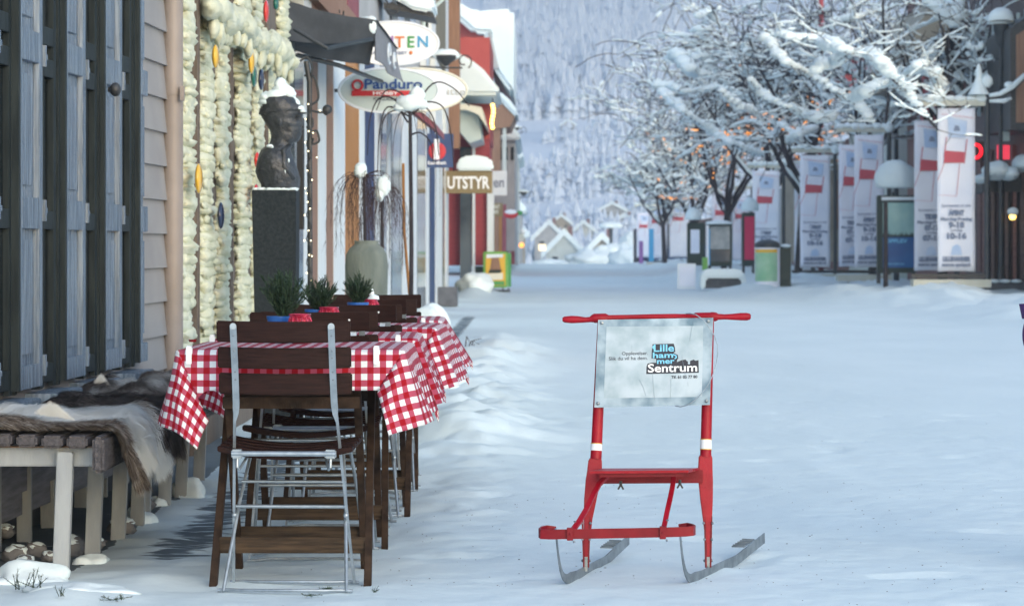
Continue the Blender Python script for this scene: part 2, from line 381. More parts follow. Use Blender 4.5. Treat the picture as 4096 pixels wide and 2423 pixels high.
SC.cycles.max_bounces=6; SC.cycles.diffuse_bounces=3; SC.cycles.volume_bounces=0; SC.cycles.transparent_max_bounces=8
# ------------------------------------------------------------------ ground
def sstep(a,b,x):
    t=max(0,min(1,(x-a)/(b-a))); return t*t*(3-2*t)
def bank_edge(Y): return 6.1-2.0*sstep(38,66,Y)+1.6*sstep(85,150,Y)
def ground_z(X,Y):
    z=.006*nz(X,Y,0,2.2)+.012*nz(X,Y,3,.7)
    near=1-sstep(14,30,Y)
    mm=math.exp(-((X+.28+.02*Y*0)/.22)**2)*sstep(8.9,10.5,Y)*(1-sstep(15,18,Y)); z+=mm*(.030*max(0,nz(X,Y,21,3.2))+.02*max(0,nz(X,Y,22,8)))
    z+=near*(.004*nz(X,Y,1,7)+.003*nz(X,Y,15,14))
    z+=.010*max(0,nz(X*1.6,Y*.22,17,2.0))*sstep(.3,1.2,X)*(1-sstep(25,50,Y))
    fp=nz(X,Y,18,3.4)
    z-=.012*sstep(.42,.55,fp)*near
    z+=.03*nz(X,Y*.3,5,.5)*sstep(18,60,Y)
    # shovelled snow beside the tables
    m=math.exp(-((X+.42+.1*nz(X,Y,9,.6))/.42)**2)*sstep(13,16,Y)*(1-sstep(28,36,Y))
    z+=m*(.08+.17*max(0,nz(X,Y,2,1.3))+.08*nz(X,Y,4,3.6)+.04*nz(X,Y,14,9))
    # bank on the right
    e=bank_edge(Y); 
    if X>e-1 and Y>30:
        t=sstep(e-.5,e+1.6,X)*sstep(32,42,Y); z+=t*(.10+.30*abs(nz(X,Y,7,.55))+.12*nz(X,Y,8,1.8)+.10*abs(nz(X,Y,6,3.5)))*(1-.3*sstep(e+3,e+5,X))
    # banks at the left shop fronts
    t=math.exp(-((X+1.35)/.35)**2)*sstep(56,60,Y)
    z+=t*(.15+.3*abs(nz(X,Y,11,.4)))*(1-sstep(140,170,Y))
    # heaps by the bench feet
    z+=.05*max(0,nz(X,Y,12,2.6))*math.exp(-((X+1.35)/.28)**2)*near
    z+=.02*max(0,nz(X,Y,13,5))*math.exp(-((X+1.4)/.35)**2)*near
    z-=5.2*sstep(0,1,(Y-160)/200)
    return z
ys=[5.0]
while ys[-1]<400: ys.append(ys[-1]+max(.02,ys[-1]*.0042 if ys[-1]<40 else ys[-1]*.011))
xs=[]; x=-9.0
while x<22:
    xs.append(x); x+= .035 if -2.2<x<2.6 else (.12 if -3<x<9 else .6)
vs=[];bare=[]
for Y in ys:
    k=1 if Y<40 else Y/40
    for X in xs:
        XX=X*(1 if Y<60 else 1+(Y-60)*.004)
        vs.append((XX,Y,ground_z(XX,Y)))
        b=0
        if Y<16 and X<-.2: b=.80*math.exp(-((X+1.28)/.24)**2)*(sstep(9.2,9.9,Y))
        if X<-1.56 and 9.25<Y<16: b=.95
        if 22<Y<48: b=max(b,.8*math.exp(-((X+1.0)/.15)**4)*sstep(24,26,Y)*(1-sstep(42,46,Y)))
        bare.append(b)
nx=len(xs); fs=[(i*nx+j,i*nx+j+1,(i+1)*nx+j+1,(i+1)*nx+j) for i in range(len(ys)-1) for j in range(nx-1)]
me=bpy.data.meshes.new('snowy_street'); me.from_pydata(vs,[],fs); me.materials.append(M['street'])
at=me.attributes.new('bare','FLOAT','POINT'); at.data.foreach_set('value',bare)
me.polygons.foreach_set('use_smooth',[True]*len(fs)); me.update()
g=bpy.data.objects.new('snowy_street',me); COL.objects.link(g); g['kind']='structure'
# terrain beyond: lower hill and forest mountain in one sheet that reaches the horizon
def terr(X,Y):
    z=-8+ .03*max(0,Y-380)*1.0
    z=-8+ 37*sstep(335,650,Y)+ 220*((max(0,Y-635)/1300)**1.05)
    z+=4*nz(X,Y,0,.007)+1.2*nz(X,Y,3,.03)*sstep(380,500,Y)
    z+= (X*.035 if X>0 else 0)*sstep(400,900,Y)*.6
    return z
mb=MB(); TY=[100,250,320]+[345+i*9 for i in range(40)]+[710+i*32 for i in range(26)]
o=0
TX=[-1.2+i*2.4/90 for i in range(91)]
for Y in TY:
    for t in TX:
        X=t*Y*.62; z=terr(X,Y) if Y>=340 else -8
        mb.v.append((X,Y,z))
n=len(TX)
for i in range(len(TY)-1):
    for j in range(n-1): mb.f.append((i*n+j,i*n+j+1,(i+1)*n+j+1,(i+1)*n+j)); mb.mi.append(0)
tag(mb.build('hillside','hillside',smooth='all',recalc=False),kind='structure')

# base plain below everything near (reaches sideways)
mb=MB(); mb.add([(-900,-60,-.6),(900,-60,-.6),(900,170,-.6),(-900,170,-.6)],[(0,1,2,3)]); mb.add([(-900,170,-.6),(900,170,-.6),(900,420,-9),(-900,420,-9)],[(0,1,2,3)])
tag(mb.build('town_ground','snow_far',recalc=False),kind='structure')
mb=MB(); mb.add([(-9,-60,-.02),(22,-60,-.02),(22,5,-.0),(-9,5,-.0)],[(0,1,2,3)])
tag(mb.build('street_behind','snow_far',recalc=False),kind='structure')

# forest on the mountain: thousands of trees, one mass
def small_tree(mb, X,Y,z,h,r):
    # slender snow-hung conifer / birch as three ragged cones
    a0=rnd(0,6)
    for k in range(3):
        z0=z+h*(.05+.28*k); z1=z+h*(.52+.24*k); rr=r*(1-.28*k); n=5
        o=len(mb.v); mb.v.append((X+rnd(-.1,.1)*r,Y,z1))
        for j in range(n):
            q=a0+2*PI*j/n; q2=rr*rnd(.6,1.2); mb.v.append((X+q2*math.cos(q),Y+q2*math.sin(q),z0+rnd(-.08,.08)*h))
        for j in range(n): mb.f.append((o,o+1+j,o+1+(j+1)%n)); mb.mi.append(0)
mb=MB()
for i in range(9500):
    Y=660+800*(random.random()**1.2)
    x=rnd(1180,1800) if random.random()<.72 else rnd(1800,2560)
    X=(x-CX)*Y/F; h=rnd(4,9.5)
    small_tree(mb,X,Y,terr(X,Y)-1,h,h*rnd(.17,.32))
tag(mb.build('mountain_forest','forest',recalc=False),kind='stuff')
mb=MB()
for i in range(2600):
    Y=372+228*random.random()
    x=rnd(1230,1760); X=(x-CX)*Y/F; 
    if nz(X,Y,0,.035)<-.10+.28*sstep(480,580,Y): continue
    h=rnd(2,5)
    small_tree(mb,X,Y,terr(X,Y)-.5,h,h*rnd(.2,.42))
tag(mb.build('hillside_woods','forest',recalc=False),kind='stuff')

# houses of the lower hill
def house(x,y,Y,wpx,hpx,rpx,wall,label,rz=0.0,dark=True):
    """wpx wide, hpx wall height, rpx roof height in photo units; x,y = foot centre"""
    k=Y/F; c=P(x,y,Y); w_=wpx*k; h_=hpx*k; r_=rpx*k; dp=w_*.9
    t=thing('hillside_house',label,'house',c,rz,'houses on the hillside below the mountain')
    mb=MB(); mb.add([(-w_/2,0,-3),(w_/2,0,-3),(w_/2,0,h_),(0,0,h_+r_),(-w_/2,0,h_),(-w_/2,dp,-3),(w_/2,dp,-3),(w_/2,dp,h_),(0,dp,h_+r_),(-w_/2,dp,h_)],
      [(0,1,2,3,4),(9,8,7,6,5),(0,5,6,1),(1,6,7,2),(0,4,9,5),(2,7,8,3),(3,8,9,4)]); mb.build('wall',wall,t)
    mb=MB(); th=r_*.28+.25; e=w_*.14; o_=w_*.1
    sl=r_/(w_/2)
    for s in (-1,1):
        a=[(0,-o_,h_+r_),(s*(w_/2+e),-o_,h_-sl*e),(s*(w_/2+e),dp+o_,h_-sl*e),(0,dp+o_,h_+r_)]
        mb.hexa(a,[(p[0],p[1],p[2]+th) for p in a])
    mb.build('snow_roof','snow_far',t)
    for s in (-.25,.25):
        mb=MB(); mb.box(s*w_-w_*.08,s*w_+w_*.08,-.06,.0,h_*.35,h_*.75); mb.build('window','glass_dark',t)
    mb=MB(); mb.box(w_*.12,w_*.24,dp*.4,dp*.6,h_+r_*.5,h_+r_*1.5); mb.build('chimney','brick',t)
house(1382,648,330,88,26,46,'pale_wall','pale green house with steep snowy gable at the end of the street')
house(1475,662,320,104,24,52,'beige_wall','cream house with broad snowy roof right of the pale green gabled house')
house(1545,640,345,70,20,40,'grey_wall','grey house with snow piled on its roof beside the far right trees')
house(1345,608,400,70,24,34,'grey_wall','grey blue gabled house above the orange lit sign at the street end')
house(1430,590,430,66,16,26,'pale_wall','low snowed in house behind the row of gables at the street end')
house(1530,575,450,80,18,26,'grey_wall','long snowy roofed house half behind the lamp at the street end')
house(1392,322,640,34,15,12,'grey_wall','lone house with white roof at the foot of the forest')
house(1375,560,430,46,12,18,'beige_wall','beige hillside house with a flat white roof left of centre')
house(1500,530,455,60,14,16,'grey_wall','wide grey hillside house below the open field')
house(1330,500,500,40,12,14,'pale_wall','small pale hillside house at the left edge of the valley')
house(1450,470,530,44,12,14,'beige_wall','small beige hillside house in the middle of the wooded slope')
house(1525,440,560,50,12,14,'grey_wall','grey hillside house next to the snowy tree crowns')
house(1340,430,580,34,10,12,'grey_wall','tiny grey hillside house below the white field edge')
house(1420,395,605,30,10,10,'pale_wall','tiny pale hillside house under the lone white roofed house')
for i,(x,y,Y,rx,ry) in enumerate([(1450,640,215,62,26),(1500,628,235,50,30),(1540,636,205,46,34),(1400,650,225,50,14),(1350,646,200,46,12),(1560,600,300,40,34)]):
    k=Y/F; mb=MB(); mb.blob((0,0,0),(rx*k,rx*k*.7,ry*k),28,14,.45,2.4,i)
    o=tag(mb.build('snow_heap','snow_far',smooth='all'),('big white snow heap in front of the cream house at the street end','snow heap right of the cream house at the street end','ploughed snow pile at the far right end of the street','low snow heap before the pale green gabled house','low snow ridge left of the pale green gabled house','snow mass behind the far low street lamp')[i],'snow heap','snow heaps at the street end'); o.location=P(x,y,Y)
# open snow fields on the slope
for i,(x0,y0,x1,y1,Y) in enumerate([(1265,305,1400,330,650),(1440,288,1600,330,648),(1500,395,1600,440,585),(1290,455,1420,475,550)]):
    mb=MB(); c0=P(x0,y1,Y); 
    def fn(u,v,x0=x0,x1=x1,Y=Y,y0=y0,y1=y1):
        YY=Y-12+16*v; X=((x0+(x1-x0)*u)-CX)*Y/F; z=H-((y1+(y0-y1)*v+3*nz(u*3,i)) -CY)*Y/F
        return (X,YY,z-(0 if .04<v<.96 and .02<u<.98 else 6))
    mb.grid(fn,16,8); tag(mb.build('snow_field','snow_far',smooth='all'),kind='structure')

# ------------------------------------------------------------------ cafe building on the left (wall leans slightly towards the street)
WX=lambda Y:-1.93+.036*(Y-10)
caf=thing('cafe_building','weathered grey shuttered building with beige clapboards at the left edge','building',(-1.93,10,0))
mb=MB()
Y0,Y1=8.0,13.82
bh=.163; z=.34; i=0
while z<3.6:
    # one clapboard: lower edge proud
    a=[(WX(Y0)-.06,Y0,z),(WX(Y0)+.018,Y0,z),(WX(Y0)-.004,Y0,z+bh+.02),(WX(Y0)-.06,Y0,z+bh+.02)]
    b=[(WX(Y1)-.06,Y1,z),(WX(Y1)+.018,Y1,z),(WX(Y1)-.004,Y1,z+bh+.02),(WX(Y1)-.06,Y1,z+bh+.02)]
    mb.hexa(a,b); z+=bh
part(mb,'clapboard_wall','siding',caf)
mb=MB(); mb.hexa([(WX(Y0)-.5,Y0,.0),(WX(Y0)-.065,Y0,.0),(WX(Y0)-.065,Y0,3.6),(WX(Y0)-.5,Y0,3.6)],[(WX(Y1)-.5,Y1,.0),(WX(Y1)-.065,Y1,.0),(WX(Y1)-.065,Y1,3.6),(WX(Y1)-.5,Y1,3.6)]); part(mb,'wall_core','black',caf)
# plinth boards below the bench
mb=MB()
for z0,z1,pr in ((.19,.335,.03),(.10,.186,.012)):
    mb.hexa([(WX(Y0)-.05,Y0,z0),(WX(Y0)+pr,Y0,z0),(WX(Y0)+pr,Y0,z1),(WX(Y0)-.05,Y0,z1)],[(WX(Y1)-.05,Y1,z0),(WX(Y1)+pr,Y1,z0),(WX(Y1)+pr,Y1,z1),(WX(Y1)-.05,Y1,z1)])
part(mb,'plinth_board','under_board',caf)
def slab(mb,ya,yb,x0,x1,z0,z1,mi=0):   # box following the leaning wall
    mb.hexa([(WX(ya)+x0,ya,z0),(WX(ya)+x1,ya,z0),(WX(ya)+x1,ya,z1),(WX(ya)+x0,ya,z1)],[(WX(yb)+x0,yb,z0),(WX(yb)+x1,yb,z0),(WX(yb)+x1,yb,z1),(WX(yb)+x0,yb,z1)],mi)
bays=[(9.30,1),(10.06,1),(10.88,1),(11.68,1),(12.50,.22/.40)]
for bi,(ya,fr) in enumerate(bays):
    L=.40*fr
    mb=MB(); zt=2.75; zb=.575
    # stiles and rails of the folded shutter with sunk panels
    slab(mb,ya,ya+L,.02,.050,zb,zt)                                    # board
    slab(mb,ya,ya+.05,.050,.072,zb,zt); 
    if fr==1: slab(mb,ya+L-.06,ya+L,.050,.072,zb,zt)
    for (a,b) in ((zb,.66),(1.16,1.275),(1.775,1.89),(2.5,2.6)):
        slab(mb,ya+.05,ya+L-(.06 if fr==1 else 0),.050,.072,a,b)
    for (a,b) in ((.70,1.12),(1.32,1.73),(1.94,2.45)):
        slab(mb,ya+.10,ya+L-(.11 if fr==1 else .02),.050,.060,a,b)
    sh=part(mb,'shutter','shutter',caf,bevel=.002)
    mb=MB(); slab(mb,ya-.03,ya-.001,.0,.078,zb,zt); part(mb,'shutter_edge','shutter_dark',caf)
    if fr<1: continue
    if bi==3:
        mb=MB(); p=Vector((WX(ya+.2)+.095,ya+.1,1.755)); mb.blob(p,(.025,.03,.03),12,8); mb.tube([p+Vector((-.03,0,0)),p],.012); o_=MB(); o_.v=[tuple(Vector(v)-sh.location-Vector(caf.location)) for v in mb.v]; o_.f=mb.f; o_.mi=mb.mi; o_.build('knob','iron',sh,smooth=True)
    # window with frame beside it
    mb=MB(); wy0=ya+L+.02; wy1=ya+.79
    slab(mb,wy0,wy1,.019,.026,.58,2.75); wn=part(mb,'window','glass_dark',caf)
    mb=MB()
    slab(mb,wy0-.015,wy0+.035,.026,.062,.56,2.75); slab(mb,wy0+.12,wy0+.14,.026,.045,.56,2.75); slab(mb,wy1-.09,wy1-.04,.026,.05,.56,2.75); slab(mb,wy1-.035,wy1,.026,.058,.56,2.75)
    for a in (.58,1.16,1.74,1.86):
        slab(mb,wy0+.035,wy1-.09,.026,.05,a,a+.07)
    mb.v=[tuple(Vector(v)-Vector(caf.location)) for v in mb.v]; mb.build('window_frame','shutter_dark',wn,bevel=.002)
    for hz in (.64,1.22,1.80):
        mb=MB(); slab(mb,wy0+.03,wy0+.10,.052,.066,hz,hz+.02); slab(mb,wy0+.02,wy0+.04,.05,.075,hz-.03,hz+.05)
        mb.v=[tuple(Vector(v)-Vector(caf.location)) for v in mb.v]; mb.build('hinge','shutter',wn)
    # sill
    mb=MB(); slab(mb,ya+.36,ya+.84,.0,.135,.515,.547); part(mb,'window_sill','shutter',caf,bevel=.003)
# downpipe
mb=MB(); mb.tube([(-1.765,13.62,.30),(-1.765,13.62,4.0)],.052,20); part(mb,'downpipe','pipe',caf,smooth=True)
mb=MB(); mb.tube([(-1.765,13.62,1.83),(-1.765,13.62,1.86)],.058,20); mb.box(-1.72,-1.70,13.55,13.58,1.80,1.87); part(mb,'pipe_bracket','pipe',caf,smooth=True)
mb=MB(); mb.box(-1.855,-1.835,13.70,13.80,.3,3.6); part(mb,'corner_gap','black',caf)
# warm lamps glimmering inside the windows
for (x,y,Y) in ((57,458,10.75),(165,300,11.5)):
    mb=MB(); mb.blob(P(x,y,Y-.02)+Vector((.012,0,0)),.004,6,5); part(mb,'indoor_lamp','lamp_yellow',caf)

# ------------------------------------------------------------------ foam covered facade
fo=thing('foam_covered_facade','dark plank wall covered in bulging pale yellow foam beside the beige downpipe','building',(-1.78,17,0))
mb=MB(); mb.box(-2.3,-1.80,13.84,20.3,0,4.2); part(mb,'plank_wall','plank_dark',fo)
mb=MB()
for y_ in (14.55,14.62,16.15,16.24,18.3,18.4): mb.box(-1.80,-1.755,y_,y_+.035,0,4.2)
part(mb,'batten','plank_dark',fo)
def foam_col(x,w,z0,z1,seed,pro=.04):
    Y=-1.785*F/(x-CX); wy=w/1.72*Y*Y/(1.74*F)
    mb=MB(); z=z0; k=0
    while z<z1:
        o=nz(0,z,seed,1.5)
        mb.blob((-1.795+.01*nz(z,seed,2,4),Y+o*wy*.35,z),(pro*rnd(.75,1.2),wy*rnd(.7,1.05),rnd(.035,.06)),14,9,.4,2.2,seed*40+k)
        for _q in range(2): mb.blob((-1.775+rnd(-.01,.015),Y+rnd(-.7,.7)*wy,z+rnd(-.02,.02)),(rnd(.015,.032),rnd(.06,.12),rnd(.02,.035)),10,6,.4,2.5,k+seed)
        z+=rnd(.035,.06); k+=1
    part(mb,'foam_ridge','foam',fo,smooth='all')
for a in ((453,24,.3,3.4,1,.058),(502,25,.3,3.4,2,.056),(543,22,.3,2.45,3,.05),(591,24,.3,3.6,4,.062),(628,15,.3,3.2,5,.05),(658,14,.3,2.4,6,.05),(688,14,.3,3.6,7,.06)): foam_col(*a)
mb=MB()
for k in range(46):
    t=k/45; x=520+185*t; y=18+125*t+8*math.sin(t*14); Y=-1.70*F/(x-CX)
    mb.blob(P(x,y,Y)+Vector((rnd(-.02,.03),0,rnd(-.02,.02))),(.06,.18,rnd(.05,.085)),12,8,.4,2.4,k)
    if k%2: mb.blob(P(x,y,Y)+Vector((rnd(-.02,.03),rnd(-.1,.1),-.09)),(.03,.08,rnd(.05,.09)),8,6,.4,2.4,k+50)
part(mb,'foam_branch','foam',fo,smooth='all')
def lens(x,y,h,m):
    Y=-1.69*F/(x-CX); c=P(x,y,Y); r=h/2*Y/F
    mb=MB(); mb.blob(c,(.019,r*1.0,r),18,12); part(mb,'glass_disc',m,fo,smooth='all')
M['disc_yellow']=mat('disc_yellow',(.75,.45,.04),.12,coat=.5); M['disc_green']=mat('disc_green',(.01,.12,.09),.12,coat=.5)
M['disc_navy']=mat('disc_navy',(.01,.02,.06),.12,coat=.5); M['disc_red']=mat('disc_red',(.6,.03,.02),.15,coat=.5)
for a in ((528,138,58,'disc_yellow'),(616,152,58,'disc_yellow'),(622,186,54,'disc_green'),(640,194,54,'disc_navy'),(487,437,74,'disc_yellow'),(541,528,66,'disc_navy'),(630,392,40,'disc_red'),(652,28,56,'disc_red'),(628,480,60,'disc_red'),(676,10,30,'disc_green'),(710,140,34,'disc_green'),(655,560,30,'disc_yellow')): lens(*a)
# ------------------------------------------------------------------ benches
def make_bench(y0,y1,legs,label):
    t=thing('slatted_bench',label,'bench',(-1.7,y0,0),0,'slatted benches along the wall')
    X0=-2.0
    for k in range(7):
        xa=-1.935+.082*k; 
        if k==6: break
        mb=MB(); mb.box(xa,xa+.068,y0,y1,.442+.004*math.sin(k),.482+.004*math.sin(k)); part(mb,'slat','bench_slat',t,bevel=.008)
    mb=MB(); mb.box(-1.437,-1.398,y0-.03,y1,.36,.478); part(mb,'front_slat','bench_slat',t,bevel=.01)
    for yy in legs:
        mb=MB(); mb.box(-1.95,-1.44,yy-.02,yy+.02,.375,.436); part(mb,'cross_beam','bench_paint',t,bevel=.004)
        mb=MB(); mb.box(-1.95,-1.44,yy-.022,yy+.022,.4365,.441); part(mb,'packing_strip','bench_brown',t)
        mb=MB(); mb.bar((-1.552,yy-.042,-.02),(-1.535,yy-.042,.425),.052,.04); part(mb,'leg','bench_paint',t,bevel=.003)
        mb=MB(); mb.bar((-1.90,yy-.042,-.02),(-1.90,yy-.042,.425),.052,.04); part(mb,'leg','bench_paint',t,bevel=.003)
    return t
make_bench(9.10,11.02,(9.19,9.85,10.45,10.95),'grey slatted bench with white legs nearest the camera, pale hide over its end')
make_bench(11.06,13.1,(11.12,11.75,12.3,12.95),'second slatted bench farther along the wall under brown hides')

# ------------------------------------------------------------------ reindeer hides
def hide(label, fn, nu, nv, m, nh, hl, droop, tone, group='reindeer hides on the benches'):
    """fn(u,v)->point, tone(u,v)->0..1; hairs grow from the sheet and lie towards the free edge"""
    mb=MB(); mb.grid(fn,nu,nv)
    tn=[tone(i/nu,j/nv) for i in range(nu+1) for j in range(nv+1)]
    e=1e-3
    for k in range(nh):
        u,v=random.random(),random.random()
        if k%6==0: v=random.choice((rnd(0,.03),rnd(.97,1)))
        elif k%6==1: u=rnd(.93,1)
        p=Vector(fn(u,v)); du=Vector(fn(min(1,u+e),v))-Vector(fn(max(0,u-e),v)); dv=Vector(fn(u,min(1,v+e)))-Vector(fn(u,max(0,v-e)))
        n=dv.cross(du); n=n.normalized() if n.length>0 else Vector((0,0,1))
        if n.z<-.2 or (abs(n.z)<.2 and n.x<0): n=-n
        tdir=du.normalized() if du.length>0 else Vector((1,0,0))
        ang=2.2*nz(p.x*2.5,p.y*2.5,1); side=Vector((0,math.sin(ang),0))
        if v<.03: side=Vector((0,-.9,-.2))
        L=hl*rnd(.6,1.25)
        dd=(n*rnd(.14,.5)+tdir*rnd(.8,1.1)+side*.45+Vector((rnd(-.12,.12),rnd(-.16,.16),0))).normalized()
        sd=dd.cross(n); sd=sd.normalized() if sd.length>1e-6 else Vector((1,0,0)); wd=rnd(.0010,.0019)
        tip=p+dd*L+Vector((0,0,-.22*L)); midp=p+dd*L*.55+n*L*.05
        o=len(mb.v); mb.v+=[tuple(p-sd*wd),tuple(p+sd*wd),tuple(midp+sd*wd*.9),tuple(midp-sd*wd*.9),tuple(tip)]
        mb.f+=[(o,o+1,o+2,o+3),(o+3,o+2,o+4)]; mb.mi+=[0,0]
        tt=tone(u,v)+rnd(-.24,.24); tn+=[tt-.05,tt-.05,tt,tt,tt+.06]
    c=Vector(fn(.3,.5))
    ob=mb.build('reindeer_hide',m,recalc=False,loc=c,smooth='all')
    at=ob.data.attributes.new('tone','FLOAT','POINT'); at.data.foreach_set('value',tn)
    return tag(ob,label,'hide',group)
def drape(xb,xf,drop,ya,yb,z0,bump,seed,skew=0.0,flare=.05):
    """sheet lying on the bench from xb to the front edge xf then hanging by drop"""
    Lf=xf-xb
    def fn(u,v):
        s=u*(Lf+drop*(.75+.35*nz(v*3,seed,0,1)+.12*math.sin(v*9+seed)))
        y=ya+(yb-ya)*v+skew*u+.03*nz(u*3,v*3,seed,1)
        hgt=bump*(.5+nz(u*2.6,v*2.8,seed,1.2))+.30*bump*nz(u*6,v*6,seed+2,1)
        edge=min(1,min(v,1-v)*9+.15)
        hgt=max(.004,hgt*edge+.008)
        r=.045
        if s<Lf-r: return (xb+s,y,z0+hgt)
        t=(s-(Lf-r))/(r*1.57)
        if t<1: a=t*PI/2; return (xf-r+(r+hgt*.6)*math.sin(a),y,z0-r+(r+hgt)*math.cos(a)+.0)
        d=s-(Lf-r)-r*1.57
        return (xf+hgt*.6+flare*d*(1+math.sin(v*14+seed))*.6+.01*math.sin(v*20),y+.05*d*math.sin(v*6),z0-r-d)
    return fn
def t1(u,v):
    a=.20+.75*sstep(.05,.16,v+.10*nz(u*4,0,3,1)-.10*sstep(.55,.9,u))*(1-.75*sstep(.55,.72,v+.1*nz(u*5,1,2,1)))
    a+= .55*sstep(.74,.90,u)*sstep(.16,.30,v)
    return a+.12*nz(u*7,v*7,1,1)
def t2(u,v): return .12+.25*nz(u*3,v*6,4,1)+.25*sstep(.9,1,v)
def t3(u,v): return .22+.9*max(0,nz(u*3.5,v*3,7,1))+.35*sstep(.86,.97,v)*sstep(.2,.5,u)
hide('pale reindeer hide with white ruff hanging over the bench front, nearest one', drape(-2.0,-1.378,.155,9.10,9.95,.487,.045,1,.16,.25),50,50,'fur_light',60000,.055,1,t1)
hide('dark brown reindeer hide hanging over the bench edge beside the tablecloth', drape(-1.80,-1.385,.16,9.98,10.7,.487,.04,5,.0,.22),40,40,'fur_dark',36000,.058,1,t2)
hide('mottled brown and cream hide heaped on the bench under the window sills', drape(-1.83,-1.53,.0,10.1,11.9,.49,.045,8),50,50,'fur_mixed',40000,.046,0,t3)
hide('brown hide bunched at the far end of the bench by the downpipe', drape(-1.80,-1.40,.05,11.9,13.0,.487,.045,12),40,40,'fur_mixed',18000,.038,0,t3)
# upright tufts: the ear-like ridges
def tuft(x,y,Y,h,w_,m,label):
    c=P(x,y,Y); k=Y/F; mb=MB()
    for i in range(4200):
        a=rnd(-1,1); b=rnd(-.5,.5); hh=h*k*(1-abs(a)**1.3)*rnd(.55,1.0)
        p=c+Vector((a*w_*k*.5,b*.03,0)); L=hh+.01
        q=p+Vector((a*.012+rnd(-.006,.006),rnd(-.01,.01)-.01,L)); wd=.0011
        o=len(mb.v); mb.v+=[tuple(p-Vector((wd,0,0))),tuple(p+Vector((wd,0,0))),tuple(q)]; mb.f.append((o,o+1,o+2)); mb.mi.append(0)
    tag(mb.build('hide_ruff',m,recalc=False,loc=c),label,'hide','reindeer hides on the benches')
M['fur_white']=mat('fur_white',(.66,.68,.66),.9,col2=(.76,.78,.76),scale=20,spec=.2)
tuft(125,1046,9.42,62,120,'fur_white','white pointed ruff of hide rising at the left end of the near bench')
tuft(248,962,11.2,44,44,'fur_white','white upright tip of hide leaning on the farthest window sill')

# ------------------------------------------------------------------ snowy stones and heaps under the bench
for i,(x,y,Y,r,lab) in enumerate([(40,1385,9.75,.05,'round snowy stone at the left edge below the bench'),(88,1352,9.9,.042,'small snow capped stone left of the nearest bench leg'),(10,1300,10.3,.04,'grey stone in the shade under the bench by the left edge'),
    (168,1340,9.95,.062,'large snowy stone behind the nearest bench leg'),(238,1330,10.1,.03,'small stone between the first and second bench legs'),(300,1290,10.7,.055,'snowy stone behind the third bench leg'),(60,1410,9.5,.04,'stone at the very edge of the snow by the bench'),(120,1388,9.7,.03,'pebble with snow beside the nearest bench leg'),(345,1235,11.3,.05,'snow covered stone by the fourth bench leg')]):
    c=P(x,y,Y); r*=.82; mb=MB(); mb.blob((0,0,0),(r*1.2,r,r*.8),14,10,.4,1.9,i)
    t=thing('snowy_stone',lab,'stone',(c.x,c.y,max(.02,c.z)),0,'stones under the bench')
    mb.build('stone','stone_grey',t,smooth='all'); mb=MB(); mb.blob((0,0,r*.38),(r*1.0,r*.85,r*.5),14,10,.35,2.2,i+9); mb.build('snow_cap','snow',t,smooth='all')
def heap(x,y,Y,rx,ry,rz_,lab,seed,name='snow_heap',amp=.4):
    c=P(x,y,Y); mb=MB(); mb.blob((0,0,-.02),(rx,ry,rz_),36,18,amp,1.8,seed); 
    tag(mb.build(name,'snow',smooth='all',loc=None),lab,'snow heap','snow heaps'); o=bpy.context.scene.objects[-1] if False else COL.objects[-1]
    o.location=(c.x,c.y,ground_z(c.x,c.y)); return o
heap(222,1375,9.7,.07,.06,.05,'little snow mound round the second bench leg',3)
heap(338,1265,11.0,.08,.08,.075,'little snow mound by the middle bench legs',5)
heap(460,1215,12.3,.09,.08,.10,'snow mound at the farthest bench legs',6)
heap(385,1250,11.7,.06,.06,.05,'low snow mound at the fifth bench leg',7)
heap(180,1440,8.8,.16,.12,.035,'wide low snow hump in front of the nearest bench leg',8)
heap(70,1425,9.1,.16,.12,.07,'snow hump beside the spruce sprigs in the bottom left corner',9)
heap(640-240,1445,8.75,.10,.08,.02,'flat snow ripple between bench and first table',10)

# ------------------------------------------------------------------ cafe tables
def make_table():
    t=thing('cafe_table','','table')
    mb=MB()
    for k in range(6):
        mb.box(-.35,.35,.012+k*.114,.012+k*.114+.106,.735,.757)
    mb.build('tabletop','wood_table',t)
    mb=MB(); mb.box(-.222,.222,.035,.055,.572,.610); mb.build('apron','wood_table',t,bevel=.002)
    mb=MB(); mb.box(-.222,.222,.47,.49,.572,.610); mb.build('apron','wood_table',t,bevel=.002)
    for s in (-1,1):
        mb=MB(); mb.bar((s*.249,.0,-.01),(s*.236,.50,.733),.024,.036); mb.build('leg','wood_table',t,bevel=.002)
        mb=MB(); mb.bar((s*.212,.47,-.01),(s*.21,.03,.733),.024,.036); mb.build('leg','wood_table',t,bevel=.002)
    mb=MB(); mb.box(-.238,.238,.082,.10,.10,.152); mb.build('rail','wood_rail',t,bevel=.002)
    mb=MB(); mb.box(-.205,.205,.385,.403,.112,.156); mb.build('rail','wood_rail',t,bevel=.002)
    return t
TX0=-.787
tabs=[(9.0,TX0,0.0),(10.10,TX0-.004,.02),(11.36,TX0+.02,-.02),(12.50,TX0+.005,.015)]
words_=['nearest bistro table of dark wood with crossed legs, behind the first chair back','second bistro table of the row, counted from the camera','third bistro table of the row, counted from the camera','farthest bistro table of the row, by the snow heap']
proto=make_table()
for i,(Y,X,a) in enumerate(tabs):
    o=proto if i==0 else copy_tree(proto)
    o.location=(X,Y,0); o.rotation_euler.z=a; tag(o,words_[i],'table','bistro tables in a row')

